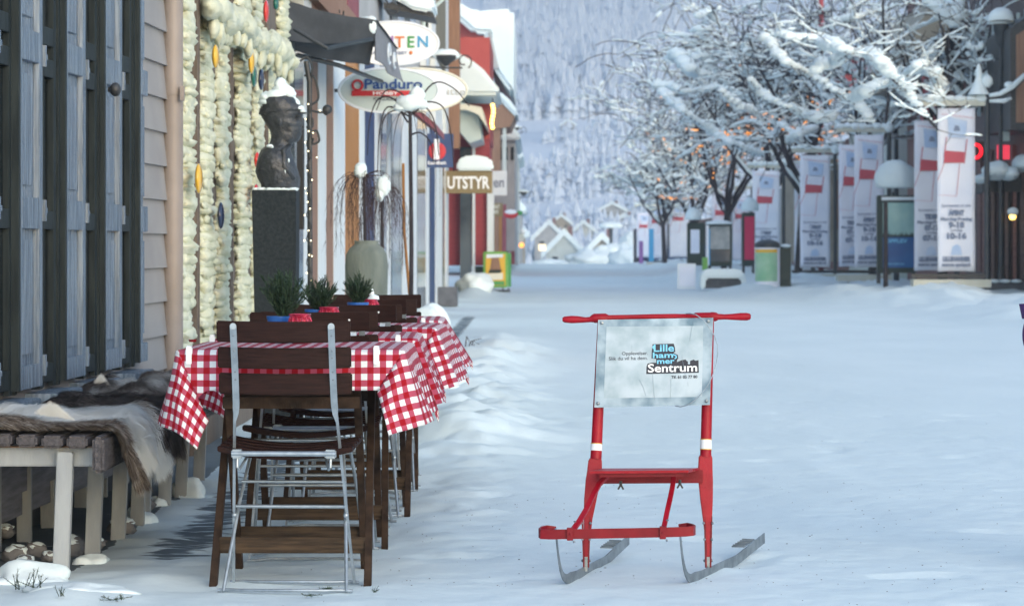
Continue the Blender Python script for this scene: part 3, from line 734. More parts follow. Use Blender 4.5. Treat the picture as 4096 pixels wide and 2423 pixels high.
# ------------------------------------------------------------------ gingham cloths
def ear_dir(al, flare, side, big):
    """direction in which the cloth hangs for sector angle al (0 = front edge, 90 = side edge). returns (x outwards, y, z) for the right side"""
    a=math.degrees(al); a0=35*big
    if a<a0: th=-a*.9; lay=-.02
    else:
        th=-a0*.9+(a-a0)*((flare+a0*.9)/(90-a0)); lay=-.10
    tt=sstep(a0,a0+22,a); 
    yb=-.06-.22*tt*(1-sstep(60,90,a))
    th=R(th); v=Vector((math.sin(th),yb,-math.cos(th)))
    return v.normalized()
def cloth_mesh(seed,evL,evR,fr,hx=.36,dy=.70,flL=11,flR=15):
    su=.25; nu_=[]; 
    us=[-hx-su+ (2*hx+2*su)*i/118 for i in range(119)]; vs_=[-fr-.06+(dy+fr+.06+.16)*j/88 for j in range(89)]
    vtx=[];uv=[]
    for u in us:
        s=1 if u>0 else -1
        ex=max(0,abs(u)-hx)
        fl=flR if s>0 else flL
        for v in vs_:
            fr_=fr+(.09*sstep(.26,.36,-u)) if True else fr
            v2=v if v>0 else v*fr_/(fr+.06)
            ey=max(0,-v2); ez=max(0,v2-dy)
            rr=.010
            def curl(e):   # soft edge
                return (e*.8 if e<.01 else .008, 0)
            z=.766+.0015*nz(u*9,v*9,seed); 
            if ex==0 and ey==0 and ez==0: p=Vector((u,v2,z-.004*max(0,1-min(hx-abs(u),v2,dy-v2)/.015)))
            elif ex==0 and ey>0:   # front hang
                wv=.006*math.sin(u*23+seed)*min(1,ey*8)+.004*nz(u*14,ey*5,seed)
                p=Vector((u,-.010-.008*min(1,ey*30)-.05*ey-wv*ey*6,z-.004-ey))
            elif ex==0: p=Vector((u,dy+.012,z-.004-ez))
            elif ey==0 and ez==0:  # side hang, flaring
                f=R(fl+6*nz(v*5,seed,0)+4*math.sin(v*9+seed))
                p=Vector((s*(hx+.008+ex*math.sin(f)),v2+.01*nz(v*8,ex*4,seed),z-.004-ex*math.cos(f)))
            elif ez>0:
                f=R(fl+5); r=math.hypot(ex,ez); al=math.atan2(ex,ez)
                p=Vector((s*(hx+.008+r*math.sin(f)*math.sin(al)),dy+.012,z-.004-r*math.cos(f)))
            else:
                r=math.hypot(ex,ey); al=math.atan2(ex,ey)
                d_=ear_dir(al,fl,s,1.0 if s>0 else .8)
                p=Vector((s*hx,-.012,z-.004))+Vector((s*d_.x,d_.y,d_.z))*r
                p.y-=.012*math.sin(al*2)*min(1,r*6); p.x+=.006*nz(r*9,al*3,seed)
            vtx.append(tuple(p)); uv.append((u+.5,v2+.5+.0+seed*.013))
    nv=len(vs_); fs=[(i*nv+j,(i+1)*nv+j,(i+1)*nv+j+1,i*nv+j+1) for i in range(len(us)-1) for j in range(nv-1)]
    mb=MB(); mb.v=vtx; mb.f=fs; mb.mi=[0]*len(fs)
    return mb,uv
cl=['red and white gingham cloth draped over the nearest table, its corners hanging lowest','gingham cloth on the second table, between the nearest and third cloths','gingham cloth on the third table, mostly hidden by the cloths before it','gingham cloth on the farthest table, its corner flaring over the snow']
for i,(Y,X,a) in enumerate(tabs):
    mb,uv=cloth_mesh(i,.25,.25,.128 if i==0 else .12,flR=(15,17,19,27)[i])
    o=mb.build('tablecloth','gingham',recalc=False,smooth='all',uv=uv); o.location=(X,Y,0); o.rotation_euler.z=a
    md=o.modifiers.new('thickness','SOLIDIFY'); md.thickness=.0012
    tag(o,cl[i],'tablecloth','gingham tablecloths')
def clip(x,y,Y,lab):
    c=P(x,y,Y-.028); mb=MB(); mb.box(-.009,.009,-.006,-.002,-.052,.003); mb.box(-.009,.009,-.006,.03,.003,.0065); mb.box(-.009,.009,.016,.02,-.04,.003)
    o=tag(mb.build('tablecloth_clip','white_plastic',bevel=.0015),lab,'clip','white tablecloth clips'); o.location=(c.x,Y-.03,.7705)
clip(463,857,9.0,'white clip at the left end of the nearest cloth'); clip(922,857,9.0,'white clip to the right of the nearest chair back'); clip(1037,790,12.5,'white clip on the right of the farthest gingham cloth'); clip(975,815,10.1,'white clip on the second gingham cloth'); clip(520,830,10.1,'white clip on the left end of the second gingham cloth')

# ------------------------------------------------------------------ folding bistro chairs (local: back at y=0, sitter faces +y)
def make_chair():
    t=thing('bistro_chair','','chair')
    def sx(z): return .155+.038*max(0,(.62-z)/.62)
    def sy(z): return .0-.03+.27*((.845-z)/.845)**1.0*.9+ (0 if z>.45 else .03*(.45-z)/.45)
    for s in (-1,1):
        pts=[]
        for z in (.845,.80,.70,.60,.585,.565,.54,.45,.30,.25,.12,.008):
            w_,th=(.021,.004) if z>=.585 else ((.016,.007) if z>.555 else (.0085,.0085))
            side=(1,0,0)
            pts.append((Vector((s*(sx(z)+.004*(z<.56)),sy(z)-(.0 if z>.5 else -.004),z)),side,w_,th))
        mb=MB(); mb.strip(pts,0,0)
        mb.tube([(s*.155,sy(.845)-.002,.845),(s*.155,sy(.845)+.002,.845)],.0105,14)
        st=mb.build('back_strap','galv',t)
        for z in (.836,.815,.767,.745,.70,.675):
            m2=MB(); m2.blob((s*.155,sy(z)-.003,z),(.003,.002,.003),8,5); m2.build('rivet','steel',st)
    for k,z in enumerate((.8275,.7445,.6615)):
        mb=MB(); h=.0335
        def fn(u,side,z=z,h=h):
            x=-.212+.424*u; yy=sy(z)+.017-.020*(1-(x/.212)**2)
            return x,yy
        o=[]
        N=16; mb2=MB()
        for i in range(N+1):
            x,yy=fn(i/N,0); sag=-.0015+.003*(x/.212)**2
            for (dy_,dz) in ((0,-h),(0,h),(.016,h),(.016,-h)): mb2.v.append((x,yy+dy_+(.0),z+dz+sag))
        for i in range(N):
            for j in range(4):
                a=i*4+j; b=i*4+(j+1)%4; mb2.f.append((a,b,b+4,a+4)); mb2.mi.append(0)
        mb2.f.append((3,2,1,0)); mb2.mi.append(0); e=N*4; mb2.f.append((e,e+1,e+2,e+3)); mb2.mi.append(0)
        sl=mb2.build('back_slat','wood_slat',t,bevel=.004,smooth=True)
        for s in (-1,1):
            mb=MB(); xx,yy=fn((s*.14+.212)/.424,0); mb.blob((s*.14,yy+.0175,z+.006),(.0042,.003,.0042),8,5); mb.build('bolt_head','white_plastic',sl)
    # seat slats, dished
    for k in range(5):
        y=.055+k*.062; mb=MB(); N=14; zc=.448+.004*k
        for i in range(N+1):
            x=-.215+.43*i/N; zz=zc-.018+.026*(x/.215)**2
            for (dy_,dz) in ((-.026,-.009),(.026,-.009),(.026,.009),(-.026,.009)): mb.v.append((x,y+dy_,zz+dz))
        for i in range(N):
            for j in range(4):
                a=i*4+j; b=i*4+(j+1)%4; mb.f.append((a,b,b+4,a+4)); mb.mi.append(0)
        mb.f.append((3,2,1,0)); mb.mi.append(0); e=N*4; mb.f.append((e,e+1,e+2,e+3)); mb.mi.append(0)
        mb.build('seat_slat','wood_slat',t,bevel=.003,smooth=True)
    mb=MB(); mb.tube([(-.165,.004,.443),(.165,.004,.443)],.0085,12); mb.build('seat_tube','galv',t,smooth=True)
    mb=MB(); mb.tube([(-.175,.33,.430),(.175,.33,.430)],.0065,10); mb.build('seat_tube','galv',t,smooth=True)
    for s in (-1,1):
        mb=MB(); mb.box(s*.148-.018,s*.148+.018,-.001,.022,.428,.456); mb.build('seat_clamp','galv',t,bevel=.004)
        mb=MB(); mb.tube([(s*.148,.012,.43),(s*.148,.008,.40),(s*.142,.012,.392),(s*.130,.05,.418),(s*.125,.09,.432)],.0045,8); mb.build('seat_hook','galv',t,smooth=True)
        mb=MB(); mb.tube([(s*.150,.33,.432),(s*.172,.21,.27),(s*.196,.03,.005)],.0058,8); mb.build('leg','galv',t,smooth=True)
        mb=MB(); mb.blob((s*.180,.155,.235),(.009,.008,.009),8,6); mb.build('pivot_bolt','galv',t,smooth='all')
    mb=MB(); mb.tube([(-.176,.165,.262),(.176,.165,.262)],.0062,10); mb.build('stretcher','galv',t,smooth=True)
    mb=MB(); mb.tube([(-.17,.245,.335),(.17,.245,.335)],.005,10); mb.build('stretcher','galv',t,smooth=True)
    for (y,s_) in ((.035,.205),(.262,.20)):
        mb=MB(); mb.tube([(-s_-.01,y,.008),(-s_+.03,y,.010),(-s_+.07,y-.03,.012),(s_-.07,y-.03,.012),(s_-.03,y,.010),(s_+.01,y,.008)],.0052,8); mb.build('floor_bar','galv',t,smooth=True)
    return t
cp=make_chair()
chairs=[(-.792,8.81,-.05,0,'nearest folding chair with its slatted back to the camera'),
 (-.80,9.94,PI+.03,0,'folding chair on the far side of the nearest table, facing the camera'),
 (-.775,10.04,.02,0,'folding chair drawn up to the second table, back to the camera'),
 (-.76,11.10,PI-.04,0,'folding chair on the far side of the second table, facing the camera'),
 (-.745,11.24,.05,0,'folding chair drawn up to the third table, back to the camera'),
 (-.775,12.30,PI,0,'folding chair on the far side of the third table, facing the camera'),
 (-.735,12.42,-.03,0,'folding chair drawn up to the farthest table, back to the camera'),
 (-.76,13.50,PI+.05,0,'last folding chair of the row, beyond the farthest table')]
for i,(X,Y,a,z,lab) in enumerate(chairs):
    o=cp if i==0 else copy_tree(cp)
    o.location=(X,Y,0); o.rotation_euler.z=a; tag(o,lab,'chair','folding chairs at the bistro tables')

# ------------------------------------------------------------------ pots, sprigs and red jars on the tables
def bush(h,w_,n,seed):
    random.seed(seed); mb=MB()
    for k in range(n):
        a=rnd(0,2*PI); lean=rnd(.05,1)*w_; hh=h*rnd(.55,1.0)*(1-.25*lean/w_)
        p0=Vector((.008*math.cos(a),.008*math.sin(a),0)); pts=[]
        for q in range(7):
            t=q/6; pts.append(p0+Vector((math.cos(a)*lean*(t**1.3),math.sin(a)*lean*(t**1.3),hh*t))+Vector((rnd(-.004,.004),rnd(-.004,.004),0)))
        mb.tube(pts,[.0016*(1-.6*q/6) for q in range(7)],3,cap=False)
        for q in range(2,7):
            for s in range(11):
                t=rnd(q-1,q); i0=int(t); i0=min(5,i0); p=pts[i0].lerp(pts[i0+1],t-i0)
                d_=(pts[i0+1]-pts[i0]).normalized(); sd=Vector((rnd(-1,1),rnd(-1,1),rnd(-.3,.5))).normalized()
                tip=p+(d_*.6+sd*.6)*rnd(.012,.024); w2=.0018; u=d_.cross(sd).normalized()*w2
                o=len(mb.v); mb.v+=[tuple(p-u),tuple(p+u),tuple(tip)]; mb.f.append((o,o+1,o+2)); mb.mi.append(0)
    return mb
pots=[(686,9.55,'blue pot of dark heather sprigs on the nearest table','dark green sprigs'),(776,10.55,'blue pot of heather sprigs on the second table, partly behind the red jar',''),(877,11.85,'blue pot of grey green heather sprigs on the third table, rightmost','')]
for i,(x,Y,lab,_) in enumerate(pots):
    X=(x-CX)*Y/F
    t=thing('potted_sprigs',lab,'potted plant',(X,Y,.768),0,'potted heather on the tables')
    mb=MB(); mb.lathe([(.030,0),(.033,.004),(.043,.075),(.046,.083),(.046,.09),(.042,.09),(.040,.078),(.001,.076)],n=28); mb.build('pot','blue_pot',t,smooth=True)
    h=(.20,.155,.15)[i]
    o=bush(h,(.085,.075,.065)[i],(84,76,66)[i],20+i).build('sprigs','needle',t,recalc=False); o.location=((.012,.012,0)[i],0,.07)
random.seed(11)
for i,(x,Y,lab) in enumerate([(735,9.45,'red foil wrapped jar on the nearest table beside the blue pot'),(806,10.5,'red foil wrapped jar on the second table'),(905,12.0,'red foil jar on the third table behind the blue pot')]):
    X=(x-CX)*Y/F; t=thing('foil_jar',lab,'jar',(X,Y,.768),0,'red foil jars on the tables')
    mb=MB(); mb.lathe([(.026,0),(.030,.003),(.034,.05),(.036,.094),(.039,.098),(.036,.10),(.031,.09),(.001,.088)],n=30); mb.build('jar','red_foil',t,smooth=True)
    mb=MB()
    for k in range(14):
        a=k*.45; mb.tube([(.034*math.cos(a),.034*math.sin(a),.088),(.040*math.cos(a+.1),.040*math.sin(a+.1),.08-.02*rnd(0,1)),(.039*math.cos(a+.2),.039*math.sin(a+.2),.05*rnd(.3,1))],.003,5)
    mb.build('foil_ribbon','red_foil',t,smooth=True)
mb=MB(); mb.blob((0,0,.03),(.012,.012,.04),12,9,.4,2,4); mb.blob((.004,0,.085),(.028,.024,.022),14,10,.3,2,5); mb.blob((-.006,0,.115),(.012,.012,.018),10,8,.3,2,6)
o=tag(mb.build('snow_figure','snow',smooth='all'),'little white snow lump standing on the farthest table','snow lump'); o.location=((914-CX)*12.8/F,12.8,.768)
for (x,Y,lab) in ((462,9.6,'dark ashtray by the left edge of the nearest table'),):
    mb=MB(); mb.lathe([(.012,0),(.014,.008),(.012,.008),(.002,.004)],n=16); o=tag(mb.build('ashtray','red_dark',smooth=True),lab,'ashtray'); o.location=((x+10-CX)*Y/F,Y,.768)

# ------------------------------------------------------------------ kick sled
sl=thing('kick_sled','red wooden kick sled with metal runners and a town sign between its uprights','kick sled',(.33,9.3,0))
def runner(fx,fy,bar,rx,ry,Yr,sx_,Yf):
    A=P(fx,fy,9.04); B=P(rx,ry,Yr)
    A.z=.0; B.z=max(.02,B.z)
    mb=MB(); pts=[]
    hgt=.036; th=.004
    top=P(*bar)
    # rising front: from bar down to contact
    ctrl=[top, top.lerp(A,.35)+Vector((.0,.012,-.01)), top.lerp(A,.70)+Vector((-.004,.02,-.0)), Vector((A.x-.012,A.y-.02,.035)), Vector((A.x+.006,A.y+.01,.012)), ]
    side=Vector((B.y-A.y,-(B.x-A.x),0)).normalized()
    pts=[]
    d=(B-A)
    prof=[(top,.010)]
    n=10
    for i in range(1,n+1):
        t=i/n
        # bezier top -> (top.x.., low) -> A
        c1=Vector((top.x+.012,top.y+.03,.07)); c2=Vector((A.x-.02,A.y-.05,.012)); e=A+d*.06+Vector((0,0,.018))
        p=(1-t)**3*top+3*(1-t)**2*t*c1+3*(1-t)*t*t*c2+t**3*e
        prof.append((p,.010+.026*t**1.5))
    for t in (.15,.3,.45,.6,.75,.85,.93,1.0):
        p=A+d*t; p.z=.014+ (.035*max(0,t-.6)/.4 if t>.6 else 0)
        prof.append((p,.036))
    o=[]
    k=len(prof)
    for i,(p,hh) in enumerate(prof):
        q0=prof[max(0,i-1)][0]; q1=prof[min(k-1,i+1)][0]; dd=(q1-q0).normalized(); up=side.cross(dd).normalized()
        for a,b in ((-1,-1),(1,-1),(1,1),(-1,1)): mb.v.append(tuple(p+side*th/2*a+up*hh/2*b))
    for i in range(k-1):
        for j in range(4):
            a=i*4+j; b=i*4+(j+1)%4; mb.f.append((a,b,b+4,a+4)); mb.mi.append(0)
    mb.f.append((3,2,1,0)); mb.mi.append(0); e=(k-1)*4; mb.f.append((e,e+1,e+2,e+3)); mb.mi.append(0)
    r_=part(mb,'runner','steel',sl)
    # footrest
    t0=(.62,.78); c0=A+d*t0[0]; c1=A+d*t0[1]; zz=.058
    mb=MB()
    a=Vector((c0.x,c0.y,zz)); b=Vector((c1.x,c1.y,zz+.008)); mb.bar(a,b,.046,.004,side=side)
    for i in range(5):
        p=a.lerp(b,(i+.5)/5)+Vector((0,0,.004)); mb.bar(p-side*.022,p+side*.022,.006,.003,side=d.normalized())
    mb.v=[tuple(Vector(v)-Vector(sl.location)) for v in mb.v]; mb.build('footrest',['steel'],r_)
    return A,d,side
LA=runner(1388,1433,(1361,1293,8.97),1541,1345,10.0,0,0)
RA=runner(1690.6,1432,(1665,1291,8.97),1873,1345,10.05,0,0)
def upright(foot,mid,neck,tap,top,s):
    """foot..: photo points (x,y); wood leg from strut to the handlebar"""
    Yb=9.30; yz=lambda y: 9.30+.12*(1395-y)/620
    pts=[(P(x,y,yz(y)),w_*yz(y)/F) for x,y,w_ in foot]
    mb=MB(); 
    vs=[]
    for p,w_ in pts:
        t_=.030 if p.z>.2 else .022
        vs.append([p+Vector((-w_/2,-t_/2,0)),p+Vector((w_/2,-t_/2,0)),p+Vector((w_/2,t_/2,0)),p+Vector((-w_/2,t_/2,0))])
    for i in range(len(vs)-1): mb.hexa(vs[i],vs[i+1])
    # weld not needed: one mesh
    o=[]
    mb2=MB()
    for q in vs: mb2.v+=[tuple(p) for p in q]
    n=len(vs)
    for i in range(n-1):
        for j in range(4):
            a=i*4+j; b=i*4+(j+1)%4; mb2.f.append((a,b,b+4,a+4)); mb2.mi.append(0)
    mb2.f.append((3,2,1,0)); mb2.mi.append(0); e=(n-1)*4; mb2.f.append((e,e+1,e+2,e+3)); mb2.mi.append(0)
    up=part(mb2,'upright','red_paint',sl,bevel=.003)
    mb=MB(); mb.tube([P(x,y,yz(y)) for x,y in mid],[.0192,.0185,.018,.0175][:len(mid)],20); mb.v=[tuple(Vector(v)-Vector(sl.location)) for v in mb.v]; mb.build('turned_post','red_paint',up,smooth=True)
    for (y0,y1,m,r) in tap:
        f=lambda y: mid[0][0]+(mid[-1][0]-mid[0][0])*(y-mid[0][1])/(mid[-1][1]-mid[0][1])
        mb=MB(); mb.tube([P(f(y0),y0,yz(y0)),P(f(y1),y1,yz(y1))],r,20); mb.v=[tuple(Vector(v)-Vector(sl.location)) for v in mb.v]; mb.build('tape_band',m,up,smooth=True)
    return up
yz=lambda y: 9.30+.12*(1395-y)/620
M['tape_yellow']=mat('tape_yellow',(.60,.40,.06),.5)
u1=upright([(1436,1378,9),(1438,1330,14),(1441,1270,21),(1446,1225,30),(1453,1175,36),(1457,1150,36),(1458,1128,33),(1459.5,1120,27)],
   [(1460,1124),(1461.5,1100),(1466,1000),(1477,783)],0,[(1087,1103,'white_plastic',.0197),(1085.2,1086.8,'tape_yellow',.0199)],0,-1)
u2=upright([(1735,1378,10),(1736,1330,14),(1734,1290,19),(1731,1225,30),(1729,1180,35),(1728,1150,35),(1728.5,1120,33),(1729,1113,27)],
   [(1729,1118),(1729.5,1100),(1732,1000),(1737,783)],0,[(1077,1099,'white_plastic',.0197),(1075,1076.9,'tape_yellow',.0199),(1099.1,1101,'tape_yellow',.0199)],0,1)
for (x0,s) in ((1436,-1),(1735,1)):
    # side cheeks with bolts, steel strut down to the runner
    for q in (-1,1):
        mb=MB(); a=P(x0+q*5.5,1390,9.30); b=P(x0+q*(9 if s<0 else 8),1262,9.325); mb.bar(a,b,.005,.030,side=(1,0,0),w2=.006,t2=.024); part(mb,'cheek_plate','red_dark',sl,bevel=.002)
        for y_ in (1264+16,1320,1372):
            mb=MB(); p=P(x0+q*(11 if y_<1300 else 9),y_,9.30); mb.blob(p,(.004,.005,.005),8,6); part(mb,'bolt','steel',sl)
    mb=MB(); mb.bar(P(x0,1402,9.30)+Vector((0,0,.006)),P(x0,1362,9.30),.010,.018); part(mb,'steel_strut','steel',sl)
# seat and cross member
mb=MB()
fl,fr_,bl,br=P(1443,1153,9.08),P(1687,1150.5,9.08),P(1476,1146,9.30),P(1712,1145,9.30)
n=Vector((0,0,-.009)); mid_l=fl.lerp(bl,.47); mid_r=fr_.lerp(br,.47)
mb.hexa([fl,fr_,mid_r,mid_l],[p+n for p in (fl,fr_,mid_r,mid_l)]); m2l=fl.lerp(bl,.52); m2r=fr_.lerp(br,.52)
mb.hexa([m2l,m2r,br,bl],[p+n for p in (m2l,m2r,br,bl)]); part(mb,'seat','red_paint',sl,bevel=.002)
mb=MB(); mb.hexa([P(1460,1153,9.315),P(1722,1150,9.315),P(1722,1182,9.315),P(1470,1184,9.315)],[P(1460,1153,9.335)*1,P(1722,1150,9.335),P(1722,1182,9.335),P(1470,1184,9.335)]); part(mb,'cross_member','red_dark',sl,bevel=.002)
mb=MB(); mb.hexa([P(1470,1160,9.10),P(1675,1158,9.10),P(1675,1166,9.10),P(1470,1168,9.10)],[P(1470,1160,9.12),P(1675,1158,9.12),P(1675,1166,9.12),P(1470,1168,9.12)]); part(mb,'seat_rail','red_dark',sl)
# bent arms to the front bar
def arm(pts):
    mb=MB(); mb.strip([(P(x,y,Y),(1,0,0),.0155,.0155) for x,y,Y in pts],0,0); part(mb,'curved_arm','red_paint',sl,bevel=.002)
arm([(1492,1160,9.22),(1468,1185,9.16),(1452,1215,9.10),(1436,1248,9.05),(1420,1275,9.0),(1399,1303,8.95)])
arm([(1652,1158,9.22),(1648,1190,9.16),(1642,1220,9.10),(1635,1250,9.05),(1629,1280,9.0),(1624,1303,8.95)])
# front bar with curled ends
mb=MB(); pts=[]
yb=8.90
for (x,y,Y) in ((1361,1300,8.995),(1340,1297,8.99),(1327,1300,8.965),(1322,1304,8.93),(1326,1307,8.905),(1345,1308,8.90),(1400,1307,8.90),(1510,1305,8.90),(1620,1303,8.90),(1680,1301,8.90),(1697,1299,8.905),(1702,1297,8.93),(1697,1294,8.965),(1684,1291,8.99),(1664,1294,8.995)):
    p=P(x,y,Y); pts.append((p,(0,0,1),.031,.007))
mb.strip(pts,0,0); part(mb,'front_bar','red_dark',sl,bevel=.001,smooth=True)
for (x,y) in ((1396.5,1306.5),(1624,1303)):
    mb=MB(); c=P(x,y,8.89); mb.box(c.x-.010,c.x+.010,c.y-.004,c.y+.016,c.z-.021,c.z+.019); cl_=part(mb,'clamp','red_dark',sl,bevel=.001)
    mb=MB(); mb.blob(c+Vector((0,-.005,0)),(.004,.003,.004),8,6); part(mb,'bolt','red_dark',sl)
    mb=MB(); mb.blob(c+Vector((.013,.005,-.026)),(.004,.004,.004),8,6); part(mb,'bolt','steel',sl)
    mb=MB(); mb.blob(c+Vector((.016,.03,.036)),(.005,.005,.003),8,6); part(mb,'bolt','steel',sl)
for (x,y) in ((1521,1186),(1666,1183)):
    mb=MB(); c=P(x,y,9.25); mb.tube([c+Vector((0,0,.012)),c-Vector((0,0,.004))],.005,8); mb.bar(c,c+Vector((-.009,0,-.016)),.006,.003); mb.bar(c,c+Vector((.009,0,-.016)),.006,.003); part(mb,'wing_nut','iron',sl)
# handlebar
prof=[(1378,782,9),(1383,782,15),(1400,782,18.5),(1415,782,17),(1435,783,13),(1446,782,13.5),(1452,780,19),(1456,779,23),(1484,778.5,23),(1492,777.5,13),(1550,776,12),(1600,775,13),(1650,774.5,13),(1697,775,13),(1704,775,20),(1740,775,21),(1744,775,23),(1754,775.5,22),(1760,775.5,15),(1775,775.5,13),(1795,775.5,15),(1815,775,18.5),(1830,775,19),(1837,775,15),(1839.5,775,9)]
mb=MB(); Yh=9.42
mb.tube([P(x,y,Yh) for x,y,d_ in prof],[d_/2*Yh/F for x,y,d_ in prof],18); part(mb,'handlebar','red_paint',sl,smooth=True)
# sign panel
TL,TR,BR,BL=P(1465.5,782.7,9.385),P(1747.8,777.5,9.385),P(1739.5,990.8,9.345),P(1456.3,997.4,9.345)
def pan(zx,zy,off=0.0):   # enlarged-view coordinates of the panel
    u=(zx-604)/(1582-604); v=(zy-156)/(896-156)
    p=TL.lerp(TR,u).lerp(BL.lerp(BR,u),v); p.y-=off; return p
def pan(zx,zy,off=0.0):
    v=(zy-168)/(906-168); xl=620-32*v; xr=1597-29*v; u=(zx-xl)/(xr-xl); v2=(zy-(168-23*u))/(738+0*u)
    p=TL.lerp(TR,u).lerp(BL.lerp(BR,u),v2); p.y-=off; return p
mb=MB(); mb.hexa([TL,TR,BR,BL],[p+Vector((0,.003,0)) for p in (TL,TR,BR,BL)])
M['panel_edge']=mat('panel_edge',(.10,.18,.24),.35,col2=(.33,.43,.50),scale=12,lo=.36,hi=.62,detail=3,spec=.3)
M['panel_mid']=mat('panel_mid',(.27,.36,.41),.35,col2=(.41,.50,.56),scale=13,lo=.34,hi=.62,detail=3,spec=.3)
M['scratch']=mat('scratch',(.22,.28,.32),.5)
pn=part(mb,'sign_panel','panel_edge',sl)
L0=Vector(sl.location)
def sub(mb,name,m): mb.v=[tuple(Vector(v)-L0) for v in mb.v]; return mb.build(name,m,pn,recalc=False)
mb=MB(); mb.add([pan(692,225,.0008),pan(1512,215,.0008),pan(1500,815,.0008),pan(668,828,.0008)],[(0,1,2,3)]); sub(mb,'printed_field','panel_mid')
mb=MB()
def ptxt(mb,s,x,y,size,width=None,bold=0,al='l',off=.0024,mi=0):
    put_text(mb,s,size,lambda a,b:pan(x+a,y-b-.022*a,off),width,bold,mi,al)
ptxt(mb,'Opplevelser.',1043,460,42,222,0,'r'); ptxt(mb,'Slik du vil ha dem.',1041,502,42,330,0,'r'); ptxt(mb,'Tlf. 61 05 77 80',1462,656,34,222,.9,'r')
sub(mb,'small_lettering','ink')
def flat(mb,pts,off,mi=0): mb.add([pan(x,y,off) for x,y in pts],[tuple(range(len(pts)))],mi)
mb=MB()
flat(mb,[(1082,372),(1262,366),(1272,400),(1275,436),(1262,440),(1262,446),(1296,462),(1300,490),(1290,505),(1288,540),(1114,540),(1112,496),(1072,492),(1076,424)],.0014)
flat(mb,[(1030,560),(1040,535),(1075,528),(1285,524),(1330,505),(1362,500),(1372,512),(1382,516),(1382,540),(1400,540),(1400,512),(1432,500),(1444,510),(1472,504),(1475,612),(1028,624)],.0012)
sub(mb,'logo_backing','ink')
mb=MB(); ptxt(mb,'Lille',1092,434,84,172,1.6); ptxt(mb,'ham',1084,488,66,172,1.4); ptxt(mb,'mer',1120,536,62,148,1.4)
mb.add([pan(1088+8*math.cos(a),398+14*math.sin(a),.0022) for a in [i*PI/8 for i in range(16)]],[tuple(range(16))])
flat(mb,[(1256,452),(1284,464),(1290,484),(1272,498),(1266,490),(1278,482),(1274,470),(1252,462)],.0022)
sub(mb,'logo_lettering','sky_text')
mb=MB(); ptxt(mb,'Sentrum',1042,608,98,418,1.6,off=.0026); sub(mb,'logo_name','white')
mb=MB()
for (pts) in ([(1425,178),(1410,260),(1396,345)],[(968,670),(1000,730),(1024,806)],[(1082,600),(1086,700),(1098,845)],[(1238,660),(1236,760),(1232,830)],[(905,380),(909,440)],[(1330,470),(1362,650)],[(1380,690),(1384,724)],[(1580,430),(1577,520)],[(1570,700),(1568,775)]):
    mb.tube([pan(x,y,.0028) for x,y in pts],.0004,4)
sub(mb,'scratches','scratch')
for (x,y) in ((652,194),(1554,174),(618,870),(1538,850)):
    mb=MB(); mb.blob(pan(x,y,.003),(.006,.003,.006),12,8); sub(mb,'screw','steel')
mb=MB(); mb.tube([pan(x,y,o) for x,y,o in ((1370,115,-.03),(1400,110,.0),(1450,120,.014),(1505,158,.02),(1560,225,.02),(1605,300,.018),(1630,380,.015),(1633,450,.015),(1620,530,.015),(1590,630,.018),(1545,720,.02),(1490,790,.018),(1430,850,.012),(1375,885,.006),(1320,900,-.004),(1275,893,-.02))],.0017,8); part(mb,'wire_cable','galv',sl,smooth=True)
# ------------------------------------------------------------------ bust on its plinth
BY=15.5
def B(zx,zy,dy=0.0): return P((1000+zx/1.649)/1.6325,(zy/1.649)/1.6325,BY)+Vector((0,dy,0))
bz=thing('bust_plinth','square dark stone plinth that carries the bronze bust','plinth',(P(681,0,BY).x,BY,0))
mb=MB(); c=P(681,466,BY); a=[Vector((c.x+sx*.105,BY+sy*.105,0)) for sx,sy in ((-1,-1),(1,-1),(1,1),(-1,1))]; b=[Vector((c.x-.012+sx*.122,BY+sy*.122,c.z)) for sx,sy in ((-1,-1),(1,-1),(1,1),(-1,1))]
mb.hexa(a,b); part(mb,'shaft','stone_dark',bz,bevel=.004)
mb=MB()
for k in range(26):
    q=rnd(-.12,.12); e=.105*random.choice((-1,1)); mb.blob((c.x-.01+q,BY-.10+rnd(0,.02),c.z+.004),(.02,.02,.010),8,5,.4,2,k)
mb.blob((c.x+.07,BY-.04,c.z+.004),(.05,.08,.014),12,7,.4,2,3)
part(mb,'snow_dusting','snow',bz,smooth='all')
bu=thing('bronze_bust','dark bronze bust of a man in a cap, snow on top, in profile','bust',(c.x,BY,c.z))
# rings: (y, back x, front x, half depth) in enlarged coordinates
rings=[(1250,78,322,.105),(1215,72,330,.112),(1175,50,332,.128),(1130,36,318,.140),(1080,44,300,.142),(1030,55,283,.132),(990,72,270,.108),(965,110,272,.080),(945,128,282,.062),(930,134,318,.058),(915,138,332,.062),(895,140,337,.068),(878,136,344,.070),(866,132,341,.071),(852,126,350,.073),(842,120,344,.075),(832,113,343,.077),(820,106,357,.079),(806,97,358,.082),(790,88,350,.085),(775,79,345,.089),(760,71,346,.093),(745,64,348,.096),(730,62,346,.097),(715,64,340,.098)]
N=40; mb=MB()
for (zy,xb,xf,hd) in rings:
    A=B(xb,zy); Fp=B(xf,zy); cx=(A.x+Fp.x)/2; hw=(Fp.x-A.x)/2
    for j in range(N):
        t=2*PI*j/N; ct,st=math.cos(t),math.sin(t)
        ex=.9
        x_=cx+hw*(abs(ct)**ex)*(1 if ct>0 else -1)
        taper=1.0
        if zy<930 and ct>.4: taper=1-.42*(ct-.4)
        if 800<zy<862 and ct>.86: taper*=.55
        y_=BY+hd*(abs(st)**.95)*(1 if st>0 else -1)*taper
        if 770<zy<806 and .35<ct<.9: y_-= (1 if st>0 else -1)*.010   # eye socket
        if 800<zy<835 and .2<ct<.7: y_+= (1 if st>0 else -1)*.004   # cheek bone
        mb.v.append((x_,y_,A.z))
